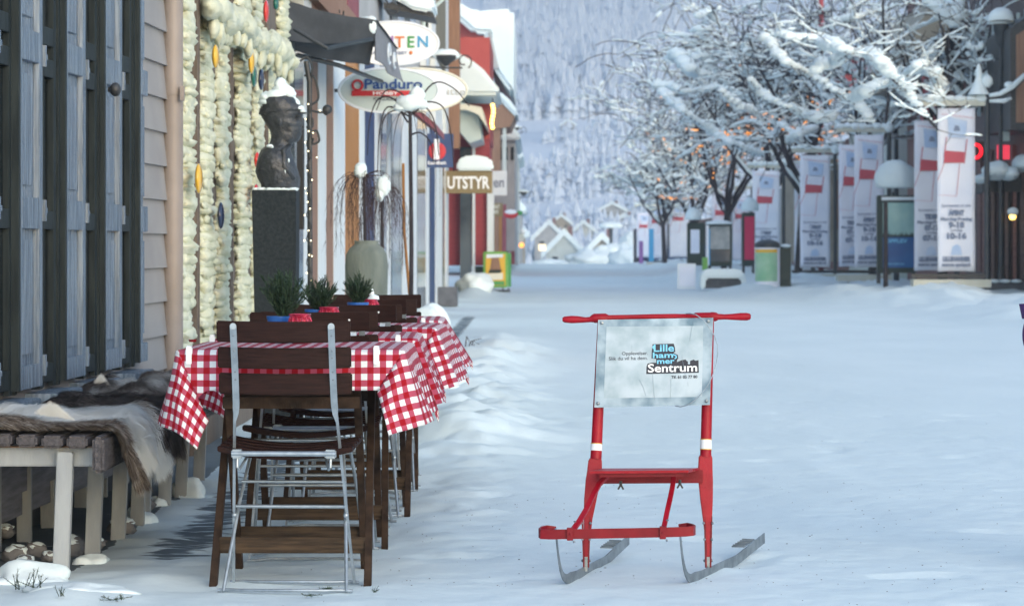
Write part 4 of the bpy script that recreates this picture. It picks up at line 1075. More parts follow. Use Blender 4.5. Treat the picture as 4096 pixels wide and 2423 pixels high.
n=len(rings)
for i in range(n-1):
    for j in range(N):
        a=i*N+j; b=i*N+(j+1)%N; mb.f.append((a,b,b+N,a+N)); mb.mi.append(0)
mb.f.append(tuple(range(N))[::-1]); mb.mi.append(0); mb.f.append(tuple((n-1)*N+j for j in range(N))); mb.mi.append(0)
# ear, eyelid, jaw line, collar folds
for s in (-1,1):
    mb.blob(B(205,800)+Vector((0,s*.078,0)),(.016,.010,.030),12,8,.1)
    mb.blob(B(206,806)+Vector((0,s*.086,-.002)),(.009,.005,.018),10,6,.1)
    mb.blob(B(318,788)+Vector((0,s*.046,0)),(.012,.010,.007),10,6)
    mb.blob(B(322,770)+Vector((0,s*.044,0)),(.018,.012,.006),10,6)
    mb.tube([B(272,960)+Vector((0,s*.05,0)),B(230,1000)+Vector((0,s*.10,0)),B(240,1100)+Vector((0,s*.125,-.0)),B(300,1180)+Vector((0,s*.09,0))],[.012,.016,.016,.012],8)
part(mb,'head_and_shoulders','bronze',bu,smooth='all')
# cap: crown leans back, peak at the front
mb=MB(); cr=[(742,60,350,.098,0),(735,56,356,.102,0),(715,62,348,.104,0),(690,74,330,.103,0),(665,84,312,.098,0),(645,92,296,.088,0),(628,120,270,.06,0)]
for (zy,xb,xf,hd,_) in cr:
    A=B(xb,zy); Fp=B(xf,zy); cx=(A.x+Fp.x)/2; hw=(Fp.x-A.x)/2
    for j in range(N):
        t=2*PI*j/N; mb.v.append((cx+hw*math.cos(t),BY+hd*math.sin(t),A.z+(.0 if zy<700 else -.012*(-math.cos(t)))))
n=len(cr)
for i in range(n-1):
    for j in range(N):
        a=i*N+j; b=i*N+(j+1)%N; mb.f.append((a,b,b+N,a+N)); mb.mi.append(0)
mb.f.append(tuple(range(N))[::-1]); mb.mi.append(0); mb.f.append(tuple((n-1)*N+j for j in range(N))); mb.mi.append(0)
mb.blob(B(345,745),(.034,.075,.005),20,8)
part(mb,'cap','bronze',bu,smooth='all')
mb=MB()
for (x,y,rx,ry,rz_) in ((125,680,.06,.075,.03),(175,640,.085,.08,.045),(215,600,.060,.06,.045),(200,565,.034,.045,.045),(255,625,.045,.06,.03),(120,650,.05,.06,.04)): mb.blob(B(x,y),(rx,ry,rz_),18,12,.25,2,x)
part(mb,'cap_snow','snow',bu,smooth='all')
mb=MB()
for (x,y,rx,ry,rz_) in ((300,690,.026,.05,.035),(325,715,.03,.06,.018),(350,735,.018,.05,.012),(288,655,.014,.03,.022)): mb.blob(B(x,y),(rx,ry,rz_),14,9,.25,2,x)
for (x,y,dy,rx,rz_) in ((140,965,-.085,.020,.010),(160,978,-.08,.012,.006),(235,1090,-.118,.006,.030),(245,1125,-.115,.006,.022),(150,1010,-.10,.008,.008),(265,1060,-.10,.006,.012)): mb.blob(B(x,y,dy),(rx,.014,rz_),10,7,.3,2,x)
part(mb,'brim_snow','snow',bu,smooth='all')

# ------------------------------------------------------------------ shop front with white and brown posts (row building 3)
FX=-1.75
def Yof(x,X=FX): return X*F/(x-CX)
b3=thing('timber_shop','white and brown timber shop front right behind the bust','building',(FX,24,0))
mb=MB(); mb.box(-6,-1.86,20.3,29.5,0,6.5); part(mb,'wall','pale_wall',b3)
def post(root,xa,xb,m,z0=0,z1=3.1,X=FX,dep=.10,name='post'):
    ya,yb=Yof(xa,X),Yof(xb,X); mb=MB(); mb.box(X-dep,X,ya,yb-.02,z0,z1); return part(mb,name,m,root)
for (xa,xb,m) in ((722,744,'glass_shop'),(744,764,'white_wood'),(764,779,'brown_wood'),(780,800,'white_wood'),(801,817,'brown_wood'),(818,846,'white_wood'),(847,880,'orange_wood'),(881,894,'white_wood')): post(b3,xa,xb,m,0,3.0 if m!='glass_shop' else 2.6)
mb=MB(); mb.box(-1.86,-1.68,20.3,29.4,3.0,3.25); part(mb,'fascia','brown_wood',b3)
for (xa,xb,m) in ((715,760,'brown_wood'),(762,800,'brown_wood'),(803,850,'brown_wood'),(852,880,'maroon')): post(b3,xa,xb,m,3.27,4.6,FX,.08,'upper_panel')
b4=thing('grey_shop','grey shop with dark windows and a maroon awning left of the oval signs','building',(FX,37,0))
mb=MB(); mb.box(-6,-1.86,29.6,45.5,0,7); part(mb,'wall','grey_wall',b4)
for (xa,xb,m) in ((895,918,'navy'),(919,932,'white_wood'),(933,948,'glass_shop'),(949,958,'white_wood'),(960,985,'glass_shop'),(986,1000,'white_wood'),(1001,1022,'white_wood'),(1023,1043,'glass_shop')): post(b4,xa,xb,m,0,3.2)
for (xa,xb) in ((900,925),(940,960),(975,990),(1005,1018)): post(b4,xa,xb,'glass_shop',4.0,5.4,FX,.08,'window')
mb=MB(); mb.hexa([(-1.80,31,3.0),(-1.1,31,2.45),(-1.1,31,2.38),(-1.80,31,2.93)],[(-1.80,34,3.0),(-1.1,34,2.45),(-1.1,34,2.38),(-1.80,34,2.93)]); aw=tag(mb.build('shop_awning','maroon'),'maroon and grey sloping awning under the mint oval sign','awning')
b5=thing('white_column_shop','white columned shop with olive upper storey beside the brown corner post','building',(FX,53,0))
mb=MB(); mb.box(-6,-1.86,45.6,60.5,0,9); part(mb,'wall','olive',b5)
for (xa,xb,m,z1) in ((1044,1052,'white_wood',4.2),(1053,1066,'navy',3.2),(1067,1084,'white_wood',4.4),(1085,1090,'glass_shop',3.2),(1092,1099,'white_wood',9)): post(b5,xa,xb,m,0,z1)
post(b5,1070,1092,'olive',4.5,8.6,FX,.08,'upper_panel'); post(b5,1058,1068,'white_wood',4.5,8.6,FX,.06,'upper_panel')
mb=MB(); mb.box(-2.1,-1.63,60.6,61.2,3.2,9); part(mb,'corner_post','brown_wood',b5)
mb=MB(); mb.box(-2.0,-1.40,50.4,51,0,.34); part(mb,'planter','concrete',b5)
mb=MB(); mb.box(-2.02,-1.90,60.6,61.3,.72,3.2); part(mb,'shop_post','pole',b5)
# canopy with thick snow over the red shop
b6=thing('red_shop','red boarded shop with snow loaded canopy beyond the brown corner post','building',(-1.8,64,0))
mb=MB(); mb.box(-6,-1.06,66,66.3,.62,3.6); part(mb,'red_wall','red_siding',b6)
mb=MB(); mb.box(-1.75,-1.48,65.6,65.9,.0,3.4); part(mb,'window_column','glass_shop',b6)
mb=MB(); mb.box(-1.46,-1.40,65.5,65.9,0,3.6); part(mb,'white_trim','white_wood',b6)
mb=MB(); mb.box(-1.12,-.96,65.8,66.2,0,2.5); part(mb,'white_trim','white_wood',b6)
mb=MB(); mb.box(-1.42,-1.06,65.7,66,.0,.60); part(mb,'plinth','dark_green',b6)
mb=MB(); mb.box(-6,-1.06,66,72,3.6,6); part(mb,'upper_wall','red_wall',b6)
def snow_poly(mb,pts,Y,dep,amp=.05):
    mb.poly([P(x,y,Y) for x,y in pts],(0,dep,0))
mb=MB(); mb.poly([P(x,y,62) for x,y in ((1100,120),(1125,130),(1160,150),(1185,170),(1205,195),(1222,215),(1224,232),(1100,232))],(0,6,0)); part(mb,'canopy_snow','snow_far',b6,bevel=.08,smooth=True)
mb=MB(); mb.poly([P(x,y,62.2) for x,y in ((1060,232),(1170,262),(1180,340),(1150,350),(1100,290),(1060,262))],(0,5,0)); part(mb,'canopy','sign_mint',b6)
mb=MB(); mb.poly([P(x,y,61.8) for x,y in ((1020,262),(1140,255),(1180,262),(1192,310),(1172,280),(1140,268),(1020,276))],(0,5,0)); part(mb,'canopy_edge','sign_cream',b6)
for k in range(7):
    mb=MB(); mb.blob(P(1207+2*math.sin(k),258+k*9,62.1),.045,8,6); 
    if k==0: gl=thing('string_lights','bunch of yellow lights hanging below the snowy canopy','string lights',P(1207,250,62.1))
    part(mb,'bulb','lamp_yellow',gl)
mb=MB(); mb.tube([P(1207,240,62.1),P(1208,320,62.1)],.01,5); part(mb,'cable','iron',gl)
# tall red gable with snow roof
b7=thing('red_gable_house','tall red house whose snow covered roof overhangs the street','building',(-3,100,0))
mb=MB(); mb.poly([P(x,y,100) for x,y in ((1040,640),(1040,20),(1127,45),(1160,74),(1195,78),(1195,140),(1190,640))],(0,14,0)); part(mb,'wall','red_wall',b7)
mb=MB(); mb.poly([P(x,y,99) for x,y in ((1040,0),(1120,0),(1140,14),(1165,28),(1200,24),(1258,20),(1260,40),(1258,230),(1235,205),(1215,175),(1200,150),(1196,82),(1160,80),(1127,50),(1040,20))],(0,16,0)); part(mb,'snow_roof','snow_far',b7,bevel=.15,smooth=True)
mb=MB(); mb.poly([P(x,y,98.9) for x,y in ((1196,78),(1205,90),(1216,140),(1222,165),(1214,172),(1198,150))],(0,5,0)); part(mb,'eave','grey_wall',b7)
mb=MB(); mb.poly([P(x,y,98.6) for x,y in ((1200,232),(1222,240),(1238,262),(1262,285),(1250,310),(1200,318))],(0,6,0)); part(mb,'bay','brown_wood',b7)
mb=MB(); mb.poly([P(x,y,98.4) for x,y in ((1196,225),(1224,222),(1250,245),(1270,272),(1268,290),(1240,262),(1222,242))],(0,6,0)); part(mb,'bay_snow','snow_far',b7,bevel=.1,smooth=True)
for (x0,x1,m) in ((1176,1188,'orange_wood'),(1190,1199,'white_wood'),(1206,1226,'brown_wood'),(1232,1240,'pale_wall')):
    mb=MB(); mb.poly([P(x,y,98.7) for x,y in ((x0,300),(x1,300),(x1,445),(x0,445))],(0,1,0)); part(mb,'facade_panel',m,b7)
for (x0,x1,m) in ((1182,1190,'white_wood'),(1193,1204,'brown_wood'),(1205,1211,'orange_wood'),(1212,1222,'brown_wood'),(1223,1229,'orange_wood'),(1230,1240,'maroon')):
    mb=MB(); mb.poly([P(x,y,98.7) for x,y in ((x0,500),(x1,500),(x1,655),(x0,655))],(0,1,0)); part(mb,'shop_front',m,b7)
# farther row houses: descending snow roofs
far=[(115,1236,1274,300,410,'grey_wall','grey row house with a snow cap, after the tall red house'),(140,1243,1281,345,470,'pale_wall','pale row house farther down the left side, under a snow roof'),(170,1248,1290,480,560,'grey_wall','small dark shop with wide snow eave at the far left end'),(200,1252,1297,540,600,'beige_wall','last row house on the left with dark windows')]
for (Y,x0,x1,yt,yb_,m,lab) in far:
    t=thing('row_house',lab,'building',P(x0,640,Y),0,'row houses farther down the left side')
    mb=MB(); mb.poly([P(x,y,Y) for x,y in ((x0-60,yt+30),(x1-12,yt+30),(x1-12,648),(x0-60,648))],(0,18,0)); part(mb,'wall',m,t)
    mb=MB(); mb.poly([P(x,y,Y-.5) for x,y in ((x0-60,yt-14),(x0+6,yt-8),(x0+18,yt+4),(x1-6,yt+22),(x1+3,yt+32),(x1+1,yt+42),(x0-60,yt+40))],(0,19,0)); part(mb,'snow_roof','snow_far',t,bevel=.12,smooth=True)
    for k in range(3):
        mb=MB(); xx=x0-14+k*15; mb.poly([P(x,y,Y-.06) for x,y in ((xx,yt+60),(xx+7,yt+60),(xx+7,yt+92),(xx,yt+92))],(0,.05,0)); part(mb,'window','glass_dark',t)
        mb=MB(); mb.poly([P(x,y,Y-.06) for x,y in ((xx,615),(xx+9,615),(xx+9,646),(xx,646))],(0,.05,0)); part(mb,'shop_window','black' if k%2 else 'maroon',t)

# ------------------------------------------------------------------ bracket lanterns with snow, left side
def scroll_lantern(x,y,Y,s,lab,rx=1):
    k=Y/F; c=P(x,y,Y); t=thing('wall_lantern',lab,'lantern',c,0,'snowy wall lanterns on scroll brackets')
    mb=MB(); mb.blob((0,0,0),(34*k*s,20*k*s,16*k*s),18,10,.2,2,int(x)); mb.build('snow_cap','snow',t,smooth='all')
    mb=MB(); mb.lathe([(30*k*s,-.0),(26*k*s,-8*k*s),(10*k*s,-20*k*s),(4*k*s,-26*k*s)],n=16); mb.build('lamp_shade','iron',t,smooth=True)
    mb=MB(); pts=[(-120*k*s,0,-24*k*s),(0,0,-30*k*s),(40*k*s*rx,0,-30*k*s)]
    mb.tube(pts,2.2*k*s,6)
    sp=[(rx*(44+18*math.cos(a)*(1-a/9))*k*s,0,(-20+18*math.sin(a)*(1-a/9)+6)*k*s) for a in [i*.5-1 for i in range(13)]]
    mb.tube(sp,1.8*k*s,6); mb.build('scroll_bracket','iron',t)
scroll_lantern(1093,136,45,1.0,'round snow capped lantern beside the big white oval sign')
scroll_lantern(1262,312,120,.45,'small snowy lantern on the far left houses, upper')
scroll_lantern(1283,470,150,.4,'small snowy lantern on the far left houses, lower')
# downspout arm seen high on the left
mb=MB(); mb.tube([P(1095,-10,46),P(1052,28,46),P(1038,52,46),P(1040,120,46)],.03,8); tag(mb.build('gutter_pipe','sign_mint',smooth=True),'pale bent gutter pipe crossing above the white oval sign','gutter pipe')
mb=MB(); mb.poly([P(x,y,33) for x,y in ((960,-6),(1062,-6),(1064,22),(1050,30),(1010,22),(990,10))],(0,1.2,0)); o=tag(mb.build('snow_ledge','snow',bevel=.03,smooth=True),'snow lying on the dark ledge above the white oval sign','snow')
mb=MB(); mb.poly([P(x,y,33.1) for x,y in ((940,6),(1000,14),(1062,32),(1064,44),(1000,30),(940,20))],(0,1.0,0)); tag(mb.build('shop_ledge','iron'),'dark ledge under the snow at the top left','ledge')
for (x,y) in ((800,14),(962,18),(820,32)):
    mb=MB(); k=24/F; c=P(x,y,24 if x<900 else 30); mb.tube([c+Vector((math.cos(a)*(.04+.006*a),0,math.sin(a)*(.04+.006*a))) for a in [i*.5 for i in range(14)]],.008,6)
    tag(mb.build('iron_scroll','iron'),{800:'iron scroll on the brown upper front, left one',820:'lower iron scroll on the brown upper front',962:'iron scroll near the maroon panel high on the left'}[x],'scroll')

# ------------------------------------------------------------------ big dark awning with grey valance
aw=thing('dark_awning','dark grey fabric awning high above the bust with a pale hanging valance','awning',(-1.75,20.3,2.8))
def sheet(pa,pb,pc,pd,nu=14,nv=10,sag=.0,seed=0):
    def fn(u,v):
        p=Vector(pa).lerp(Vector(pb),u).lerp(Vector(pd).lerp(Vector(pc),u),v); p.z-=sag*math.sin(PI*u)*(.6+.4*math.sin(v*9)); p.z+=.012*nz(u*4,v*4,seed); return p
    return fn
A0,A1=P(700,2,20.3),P(926,50,20.8); A2,A3=Vector((A1.x,24.0,A1.z+.01)),Vector((A0.x,24.0,A0.z+.02))
mb=MB(); mb.grid(sheet(A0,A1,A2,A3,sag=.03),14,10); mb.grid(sheet(P(700,2,20.28),P(926,50,20.78),P(918,100,20.8),P(700,98,20.3),sag=.03,seed=3),14,6); o=part(mb,'canopy','awning',aw,smooth='all',recalc=False)
mb=MB(); mb.grid(sheet(P(700,98,20.4),P(918,98,20.9),P(905,160,21),P(700,120,20.5),sag=.02,seed=5),12,6); part(mb,'front_drape','awning',aw,smooth='all',recalc=False)
mb=MB(); mb.tube([P(700,128,20.6),P(830,160,20.9),P(935,200,23)],.018,8); mb.tube([P(720,70,20.2),P(800,118,20.2),P(910,96,20.6)],.016,8); part(mb,'folding_arm','pole',aw)
V0=P(918,48,20.85); V1=Vector((V0.x,24.0,V0.z+.02)); V2=Vector((V0.x,24.0,V0.z-.30)); V3=Vector((V0.x,20.85,V0.z-.30))
mb=MB()
def vf(u,v):
    p=V0.lerp(V1,u).lerp(V3.lerp(V2,u),v); p.x+=.02*math.sin(u*9)*v+.06*v*v*u; return p
mb.grid(vf,20,6); mb.v+=[(x+.006,y,z) for x,y,z in mb.v]; n=len(mb.v)//2; mb.f+=[tuple(i+n for i in f)[::-1] for f in mb.f]; mb.mi*=2
va=part(mb,'valance','valance',aw,smooth='all',recalc=False)
mb=MB()
for (cy,r) in ((22.1,.08),(22.9,.065)):
    for dz in (0,):
        pts=[Vector((V0.x+.045,cy+.45*r*10*.5*math.cos(a),V0.z-.17+r*math.sin(a))) for a in [i*PI/8 for i in range(15)]]; mb.tube(pts,.008,5)
mb.v=[tuple(Vector(v)-Vector(aw.location)) for v in mb.v]; mb.build('valance_emblem','sign_white',va)
mb=MB(); mb.blob(P(908,62,20.8),(.05,.06,.07),12,8,.3,2,3); mb.blob(P(900,50,20.9),(.06,.06,.03),12,8,.3,2,4); part(mb,'corner_snow','snow',aw,smooth='all')

# ------------------------------------------------------------------ hanging signs
def oval_sign(x,y,rx,ry,Y,m,rim,lab,th=.06):
    k=Y/F; c=P(x,y,Y); t=thing('oval_sign',lab,'sign',c,0,'oval shop signs')
    N=48
    mb=MB(); mb.poly([(rx*k*math.cos(2*PI*i/N),0,ry*k*math.sin(2*PI*i/N)) for i in range(N)],(0,th,0)); mb.build('board',m,t)
    mb=MB(); pts=[(rx*k*math.cos(2*PI*i/N),.0,ry*k*math.sin(2*PI*i/N)) for i in range(N+1)]; mb.tube(pts,.012,6,cap=False); mb.build('rim',rim,t)
    mb=MB(); mb.tube([(-rx*k*1.0,.03,0),(-rx*k*1.0-.35,.03,0)],.015,6); mb.build('bracket','iron',t)
    return t
def sgn(mb,name,m,root): mb.v=[tuple(Vector(v)-Vector(root.location)) for v in mb.v]; return mb.build(name,m,root,recalc=False)
s1=oval_sign(964,106,111,53,27.5,'sign_white','sign_white','large white oval sign lettered in colours, upper of the oval signs')
for ch,xx,m,y0 in (('B',941,'violet',115),('I',961,'violet',115),('T',979,'orange',116),('E',1007,'green',116),('N',1036,'cyan',115)):
    mb=MB(); face_text(mb,ch,xx,y0,27.49,28,None,.8); sgn(mb,'letter',m,s1)
mb=MB(); face_text(mb,'GARN & HOBBY',951,133,27.49,8,94,.2); sgn(mb,'small_lettering','banner_ink',s1)
for xx,m in ((895,'cyan'),(1033,'orange')):
    mb=MB(); mb.blob(P(xx+1 if xx<900 else 1007,129,27.49),(.018,.004,.018),12,6); sgn(mb,'dot',m,s1)
s2=oval_sign(1018,220,126,53,28.6,'sign_white','sign_cream','second oval sign behind the mint one, cream rimmed with faint script')
mb=MB(); face_text(mb,'itte',1118,232,28.58,18,44,.2); sgn(mb,'faint_lettering','grey_poster',s2)
s3=oval_sign(952,221,122,54,24.4,'sign_mint','sign_white','mint green oval sign with blue lettering and a red ring, below the white one')
mb=MB(); face_text(mb,'Panduro',893,217,24.38,25,142,.8,0,'l'); sgn(mb,'lettering','ink_blue',s3)
mb=MB(); c=P(876,209,24.385); k=24.4/F
for i in range(16):
    a=2*PI*i/16; mb.blob(c+Vector((12*k*math.cos(a),0,12*k*math.sin(a))),(3.4*k,.004,3.4*k),8,5)
sgn(mb,'ring_emblem','red',s3)
mb=MB(); q=[P(862,222,24.385),P(1034,222,24.385),P(1034,235,24.385),P(862,235,24.385)]; mb.poly(q,(0,.004,0)); sgn(mb,'red_bar','red',s3)
mb=MB(); face_text(mb,'HOBBY',945,232,24.36,8,62,.3); sgn(mb,'bar_lettering','white',s3)
mb=MB(); face_text(mb,'FOR GLADE HENDER',915,246,24.37,8,86,.2,0,'l'); sgn(mb,'small_lettering','ink',s3)
def board(x0,y0,x1,y1,Y,m,lab,name='hanging_sign',th=.08,cat='sign'):
    c=P((x0+x1)/2,(y0+y1)/2,Y); t=thing(name,lab,cat,c)
    mb=MB(); a,b=P(x0,y1,Y),P(x1,y0,Y); mb.box(a.x,b.x,Y,Y+th,a.z,b.z); part(mb,'board',m,t,bevel=.006)
    return t
s4=board(1045,327,1111,410,38,'navy','square dark blue sign with a white 1 on a red ball')
mb=MB(); mb.lathe([(.001,-.012),(.09,-.01),(.115,.0),(.12,.012)],n=28); mb.v=[(x,z,-y) for x,y,z in mb.v]; cc=P(1071,370,37.985); mb.v=[tuple(Vector(v)*1.0+Vector((cc.x,cc.y,cc.z))) for v in mb.v]; sgn(mb,'red_ball','red',s4)
mb=MB(); face_text(mb,'1',1070,387,37.94,46,None,3.4); sgn(mb,'numeral','white',s4)
mb=MB(); face_text(mb,'SpareBank',1071,402,37.98,8,46,.3); sgn(mb,'small_lettering','white',s4)
s5=board(1092,418,1206,473,55,'sign_brown','brown sign with white capitals and a thick cap of snow','hanging_sign',.2)
mb=MB(); face_text(mb,'UTSTYR',1148,461,54.98,30,104,1.2); sgn(mb,'lettering','white',s5)
mb=MB(); mb.poly([P(x,y,54.9) for x,y in ((1118,417),(1120,395),(1135,382),(1170,380),(1200,386),(1209,400),(1208,417))],(0,.5,0)); mb.v=[tuple(Vector(v)-Vector(s5.location)) for v in mb.v]; mb.build('snow_cap','snow_far',s5,bevel=.04,smooth=True)
s6=board(1190,418,1242,478,70,'sign_white','pale grey sign half hidden behind the brown capitals sign','hanging_sign',.2)
mb=MB(); face_text(mb,'en',1222,458,69.98,26,26,.3); sgn(mb,'lettering','banner_ink',s6)
s7=board(1170,497,1232,530,80,'sign_brown','long dark sign with cream lettering above the yellow sandwich board','hanging_sign',.2)
mb=MB(); face_text(mb,'RESTAURANT',1201,511,79.98,10,48,.5); face_text(mb,'BAR & KAFE',1201,523,79.98,9,40,.5); sgn(mb,'lettering','sign_cream',s7)
t=thing('oval_sign','small red and white oval sign next to the long dark sign','sign',P(1252,522,90)); mb=MB(); k=90/F
mb.blob(P(1252,524,90),(18*k,.08,11*k),20,10); part(mb,'board','red',t,smooth='all'); mb=MB(); mb.blob(P(1252,519,89.95),(15*k,.07,6*k),20,10); part(mb,'white_field','white',t,smooth='all')
t=thing('green_sign','tiny green sign right of the red and white oval','sign',P(1272,521,95)); mb=MB(); mb.blob(P(1273,521,95),(.11,.06,.08),14,8); part(mb,'board','green',t,smooth='all')
t=board(1258,572,1284,590,150,'pale_wall','pale mint box sign above the orange lamp far down the street')
for (x,y,Y,m,lab) in ((1278,600,150,'lamp_orange','orange glowing lamp at the far left shops'),(1281,567,150,'white','round white lamp globe above the pale mint sign')):
    mb=MB(); mb.blob((0,0,0),.14,12,8); o=tag(mb.build('street_globe',m,smooth='all'),lab,'lamp'); o.location=P(x,y,Y)
t=board(1318,597,1338,614,190,'lamp_warm' if False else 'sign_cream','cream lit box sign at the end of the street')
M['sign_glow']=mat('sign_glow',(.9,.75,.5),.5,emit=(1,.78,.5),estr=.6)
mb=MB(); a=P(1320,613,189.9); b=P(1337,598,189.9); mb.box(a.x,b.x,189.8,189.9,a.z,b.z); part(mb,'lit_face','sign_glow',t)
# sandwich board
sb=thing('sandwich_board','green framed yellow ice cream sandwich board standing on the snowy pavement','sandwich board',(P(1217,715,65).x,65,0))
def boardpoly(x0,y0,x1,y1,Y,dep): 
    a,b=P(x0,y1,Y),P(x1,y0,Y); mb=MB(); mb.box(a.x,b.x,Y,Y+dep,a.z,b.z); return mb
part(boardpoly(1184,616,1244,704,65,.06),'frame','lime',sb,bevel=.02)
part(boardpoly(1244.5,620,1252,702,65.02,.5),'side_frame','green',sb)
pf=part(boardpoly(1190,622,1238,698,64.97,.025),'poster','yellow',sb)
for (m,pts) in (('brown_wood',((1205,630),(1222,630),(1228,662),(1200,662))),('sign_cream',((1192,670),(1232,668),(1232,684),(1192,686))),('green',((1192,688),(1236,688),(1236,697),(1192,697))),('sign_white',((1192,622),(1232,622),(1232,630),(1192,632))),('dark_green',((1200,660),(1230,660),(1226,668),(1196,668))),('red',((1194,684),(1203,684),(1203,694),(1194,694)))):
    mb=MB(); mb.poly([P(x,y,64.955) for x,y in pts],(0,.01,0)); mb.v=[tuple(Vector(v)-Vector(sb.location)) for v in mb.v]; mb.build('poster_shape',m,pf,recalc=False)
mb=boardpoly(1186,710,1250,714,65,.5); part(mb,'base','iron',sb)
for x in (1190,1200,1232,1246): part(boardpoly(x-1.5,704,x+1.5,712,65.05,.05),'leg','iron',sb)

# ------------------------------------------------------------------ vase with weeping twigs, weeping trees, fairy light post
va=thing('stone_vase','large weathered grey urn between the potted sprigs and the shop','urn',(P(898,0,18.6).x,18.6,0))
k=18.6/F; mb=MB(); z=lambda y: H-(y-CY)*k
mb.lathe([(30*k,0),(36*k,.05),(44*k,.35),(50*k,.6),(52*k,z(690)),(53*k,z(650)),(50*k,z(622)),(40*k,z(606)),(31*k,z(600)),(29*k,z(594)),(31*k,z(589)),(26*k,z(589)),(24*k,z(600)),(1*k,z(602))],n=36); part(mb,'vessel','clay',va,loc=None)
COL.objects[-1].location=(0,0,0)
me=COL.objects[-1].data
me.polygons.foreach_set('use_smooth',[True]*len(me.polygons))
# lathe was centred on the origin; move to the urn
for v in me.vertices: v.co.x+=va.location.x; v.co.y+=va.location.y
def weeper(x,yt,Y,w_,ybot,n,lab,trunk=None,seed=1,thick=.004,dens=1.0,name='weeping_shrub',base=None,clumps=(),m='twig'):
    random.seed(seed); k=Y/F; c=P(x,yt,Y); t=thing(name,lab,'tree' if trunk else 'shrub',(c.x,Y,0))
    mb=MB()
    for i in range(n):
        a=rnd(0,2*PI); R_=w_*k*rnd(.25,1); top=rnd(-.2,1)*18*k; drop=(ybot-yt)*k*rnd(.35,1)
        pts=[]; 
        for q in range(11):
            s=q/10; r=R_*math.sin(min(1,s*1.5)*PI/2); 
            zz=c.z+ top*math.sin(min(1,s*2.2)*PI) - drop*max(0,s-.18)**1.5/.74
            pts.append(Vector((c.x+r*math.cos(a)+.01*nz(s*5,i,seed),Y+r*math.sin(a)*.6,zz)))
        mb.tube(pts,[thick*(1-.7*q/10) for q in range(11)],4,cap=False)
        if dens>.5:
            for q in range(3,10):
                for s_ in range(2):
                    p=pts[q]; e=p+Vector((rnd(-.03,.03),rnd(-.03,.03),-rnd(.03,.1))); mb.tube([p,e],[thick*.5,thick*.2],3,cap=False)
    part(mb,'drooping_twigs',m,t,recalc=False)
    if trunk: mb=MB(); mb.tube([(c.x,Y,-.02),(c.x+.01,Y,c.z*.5),(c.x,Y,c.z)],[trunk*1.15,trunk,trunk*.8],10); part(mb,'trunk','bark',t,smooth=True)
    for (cx,cy,rx,rz_) in clumps: mb=MB(); mb.blob(P(cx,cy,Y),(rx*k,rx*k*.8,rz_*k),14,10,.35,2,int(cx)); part(mb,'snow_clump','snow',t,smooth='all')
    return t
weeper(892,432,18.8,100,640,44,'brown weeping twigs with two snow clumps drooping over the urn',.012,3,.0022,1,'weeping_shrub',clumps=((884,418,17,19),(940,455,17,26),(930,470,12,22)))
weeper(935,470,19.3,80,680,40,'reddish bare weeping twigs just right of the urn',.012,5,.0022,1,'weeping_shrub')
wt=weeper(1005,275,21.5,110,600,12,'slender weeping street tree with a snow crown and arching bare branches',.017,8,.0028,.2,'weeping_tree',clumps=((1000,252,30,20),(1022,236,20,24),(982,264,20,10),(1034,256,16,12)))
mb=MB()
for (pts) in ([(1005,280),(960,240),(925,245),(905,300),(900,380)],[(1005,278),(985,230),(945,222),(922,270)],[(1005,280),(1060,205),(1110,215),(1150,260)],[(1008,275),(1040,250),(1085,262),(1105,330),(1112,420)],[(1006,282),(1040,262),(1065,300),(1075,380)],[(1003,285),(950,262),(930,320),(925,420)],[(1000,300),(975,270),(940,290),(935,350)],[(1006,330),(1030,325),(1055,350),(1062,400)]):
    q=curve([P(x,y,21.5) for x,y in pts],5); mb.tube(q,[.008-.005*i/len(q) for i in range(len(q))],6)
part(mb,'arching_branch','bark',wt,smooth=True)
mb=MB(); mb.tube([P(1003,720,21.6),P(990,560,21.6),P(988,400,21.6)],.011,8); part(mb,'support_stake','orange_wood',wt,smooth=True)
fl=thing('fairy_light_post','black post with scroll hooks wound with small warm fairy lights','light post',(P(752,0,17).x,17,0))
mb=MB(); mb.tube([P(760,740,17),P(758,200,17),P(750,150,17)],.016,8); part(mb,'pole','iron',fl)
for pts in ([(758,210),(765,165),(752,140),(735,150)],[(758,260),(780,240),(770,190),(745,185)],[(758,270),(790,275),(808,262),(800,280),(790,272)],[(758,330),(775,320),(782,345),(765,352),(768,338)],[(758,300),(765,290),(765,310),(750,312)]):
    mb=MB(); mb.tube(curve([P(x,y,17) for x,y in pts]),.007,6); part(mb,'scroll_hook','iron',fl,smooth=True)
mb=MB(); mb.blob(P(802,268,17),(.03,.03,.03),12,8); part(mb,'hook_end','iron',fl,smooth='all')
mb=MB(); mb.tube([P(757+7*math.sin(i*1.3),250+i*12,16.97) for i in range(36)],.003,5); part(mb,'light_cable','iron',fl)
mb=MB(); mb.v=[]
for i in range(22):
    t=i/22; x=750+rnd(-6,26)*(1-t)+rnd(-4,14); y=250+450*t+rnd(-12,12); m_=MB(); m_.blob(P(x,y,16.95),.0038,8,6); part(m_,'bulb','lamp_warm',fl)
mb=MB(); mb.box(*[P(735,0,17.6).x-.02,P(735,0,17.6).x+.02,17.6,17.7,1.2,1.9]); part(mb,'meter_box','black',fl)
random.seed(99)
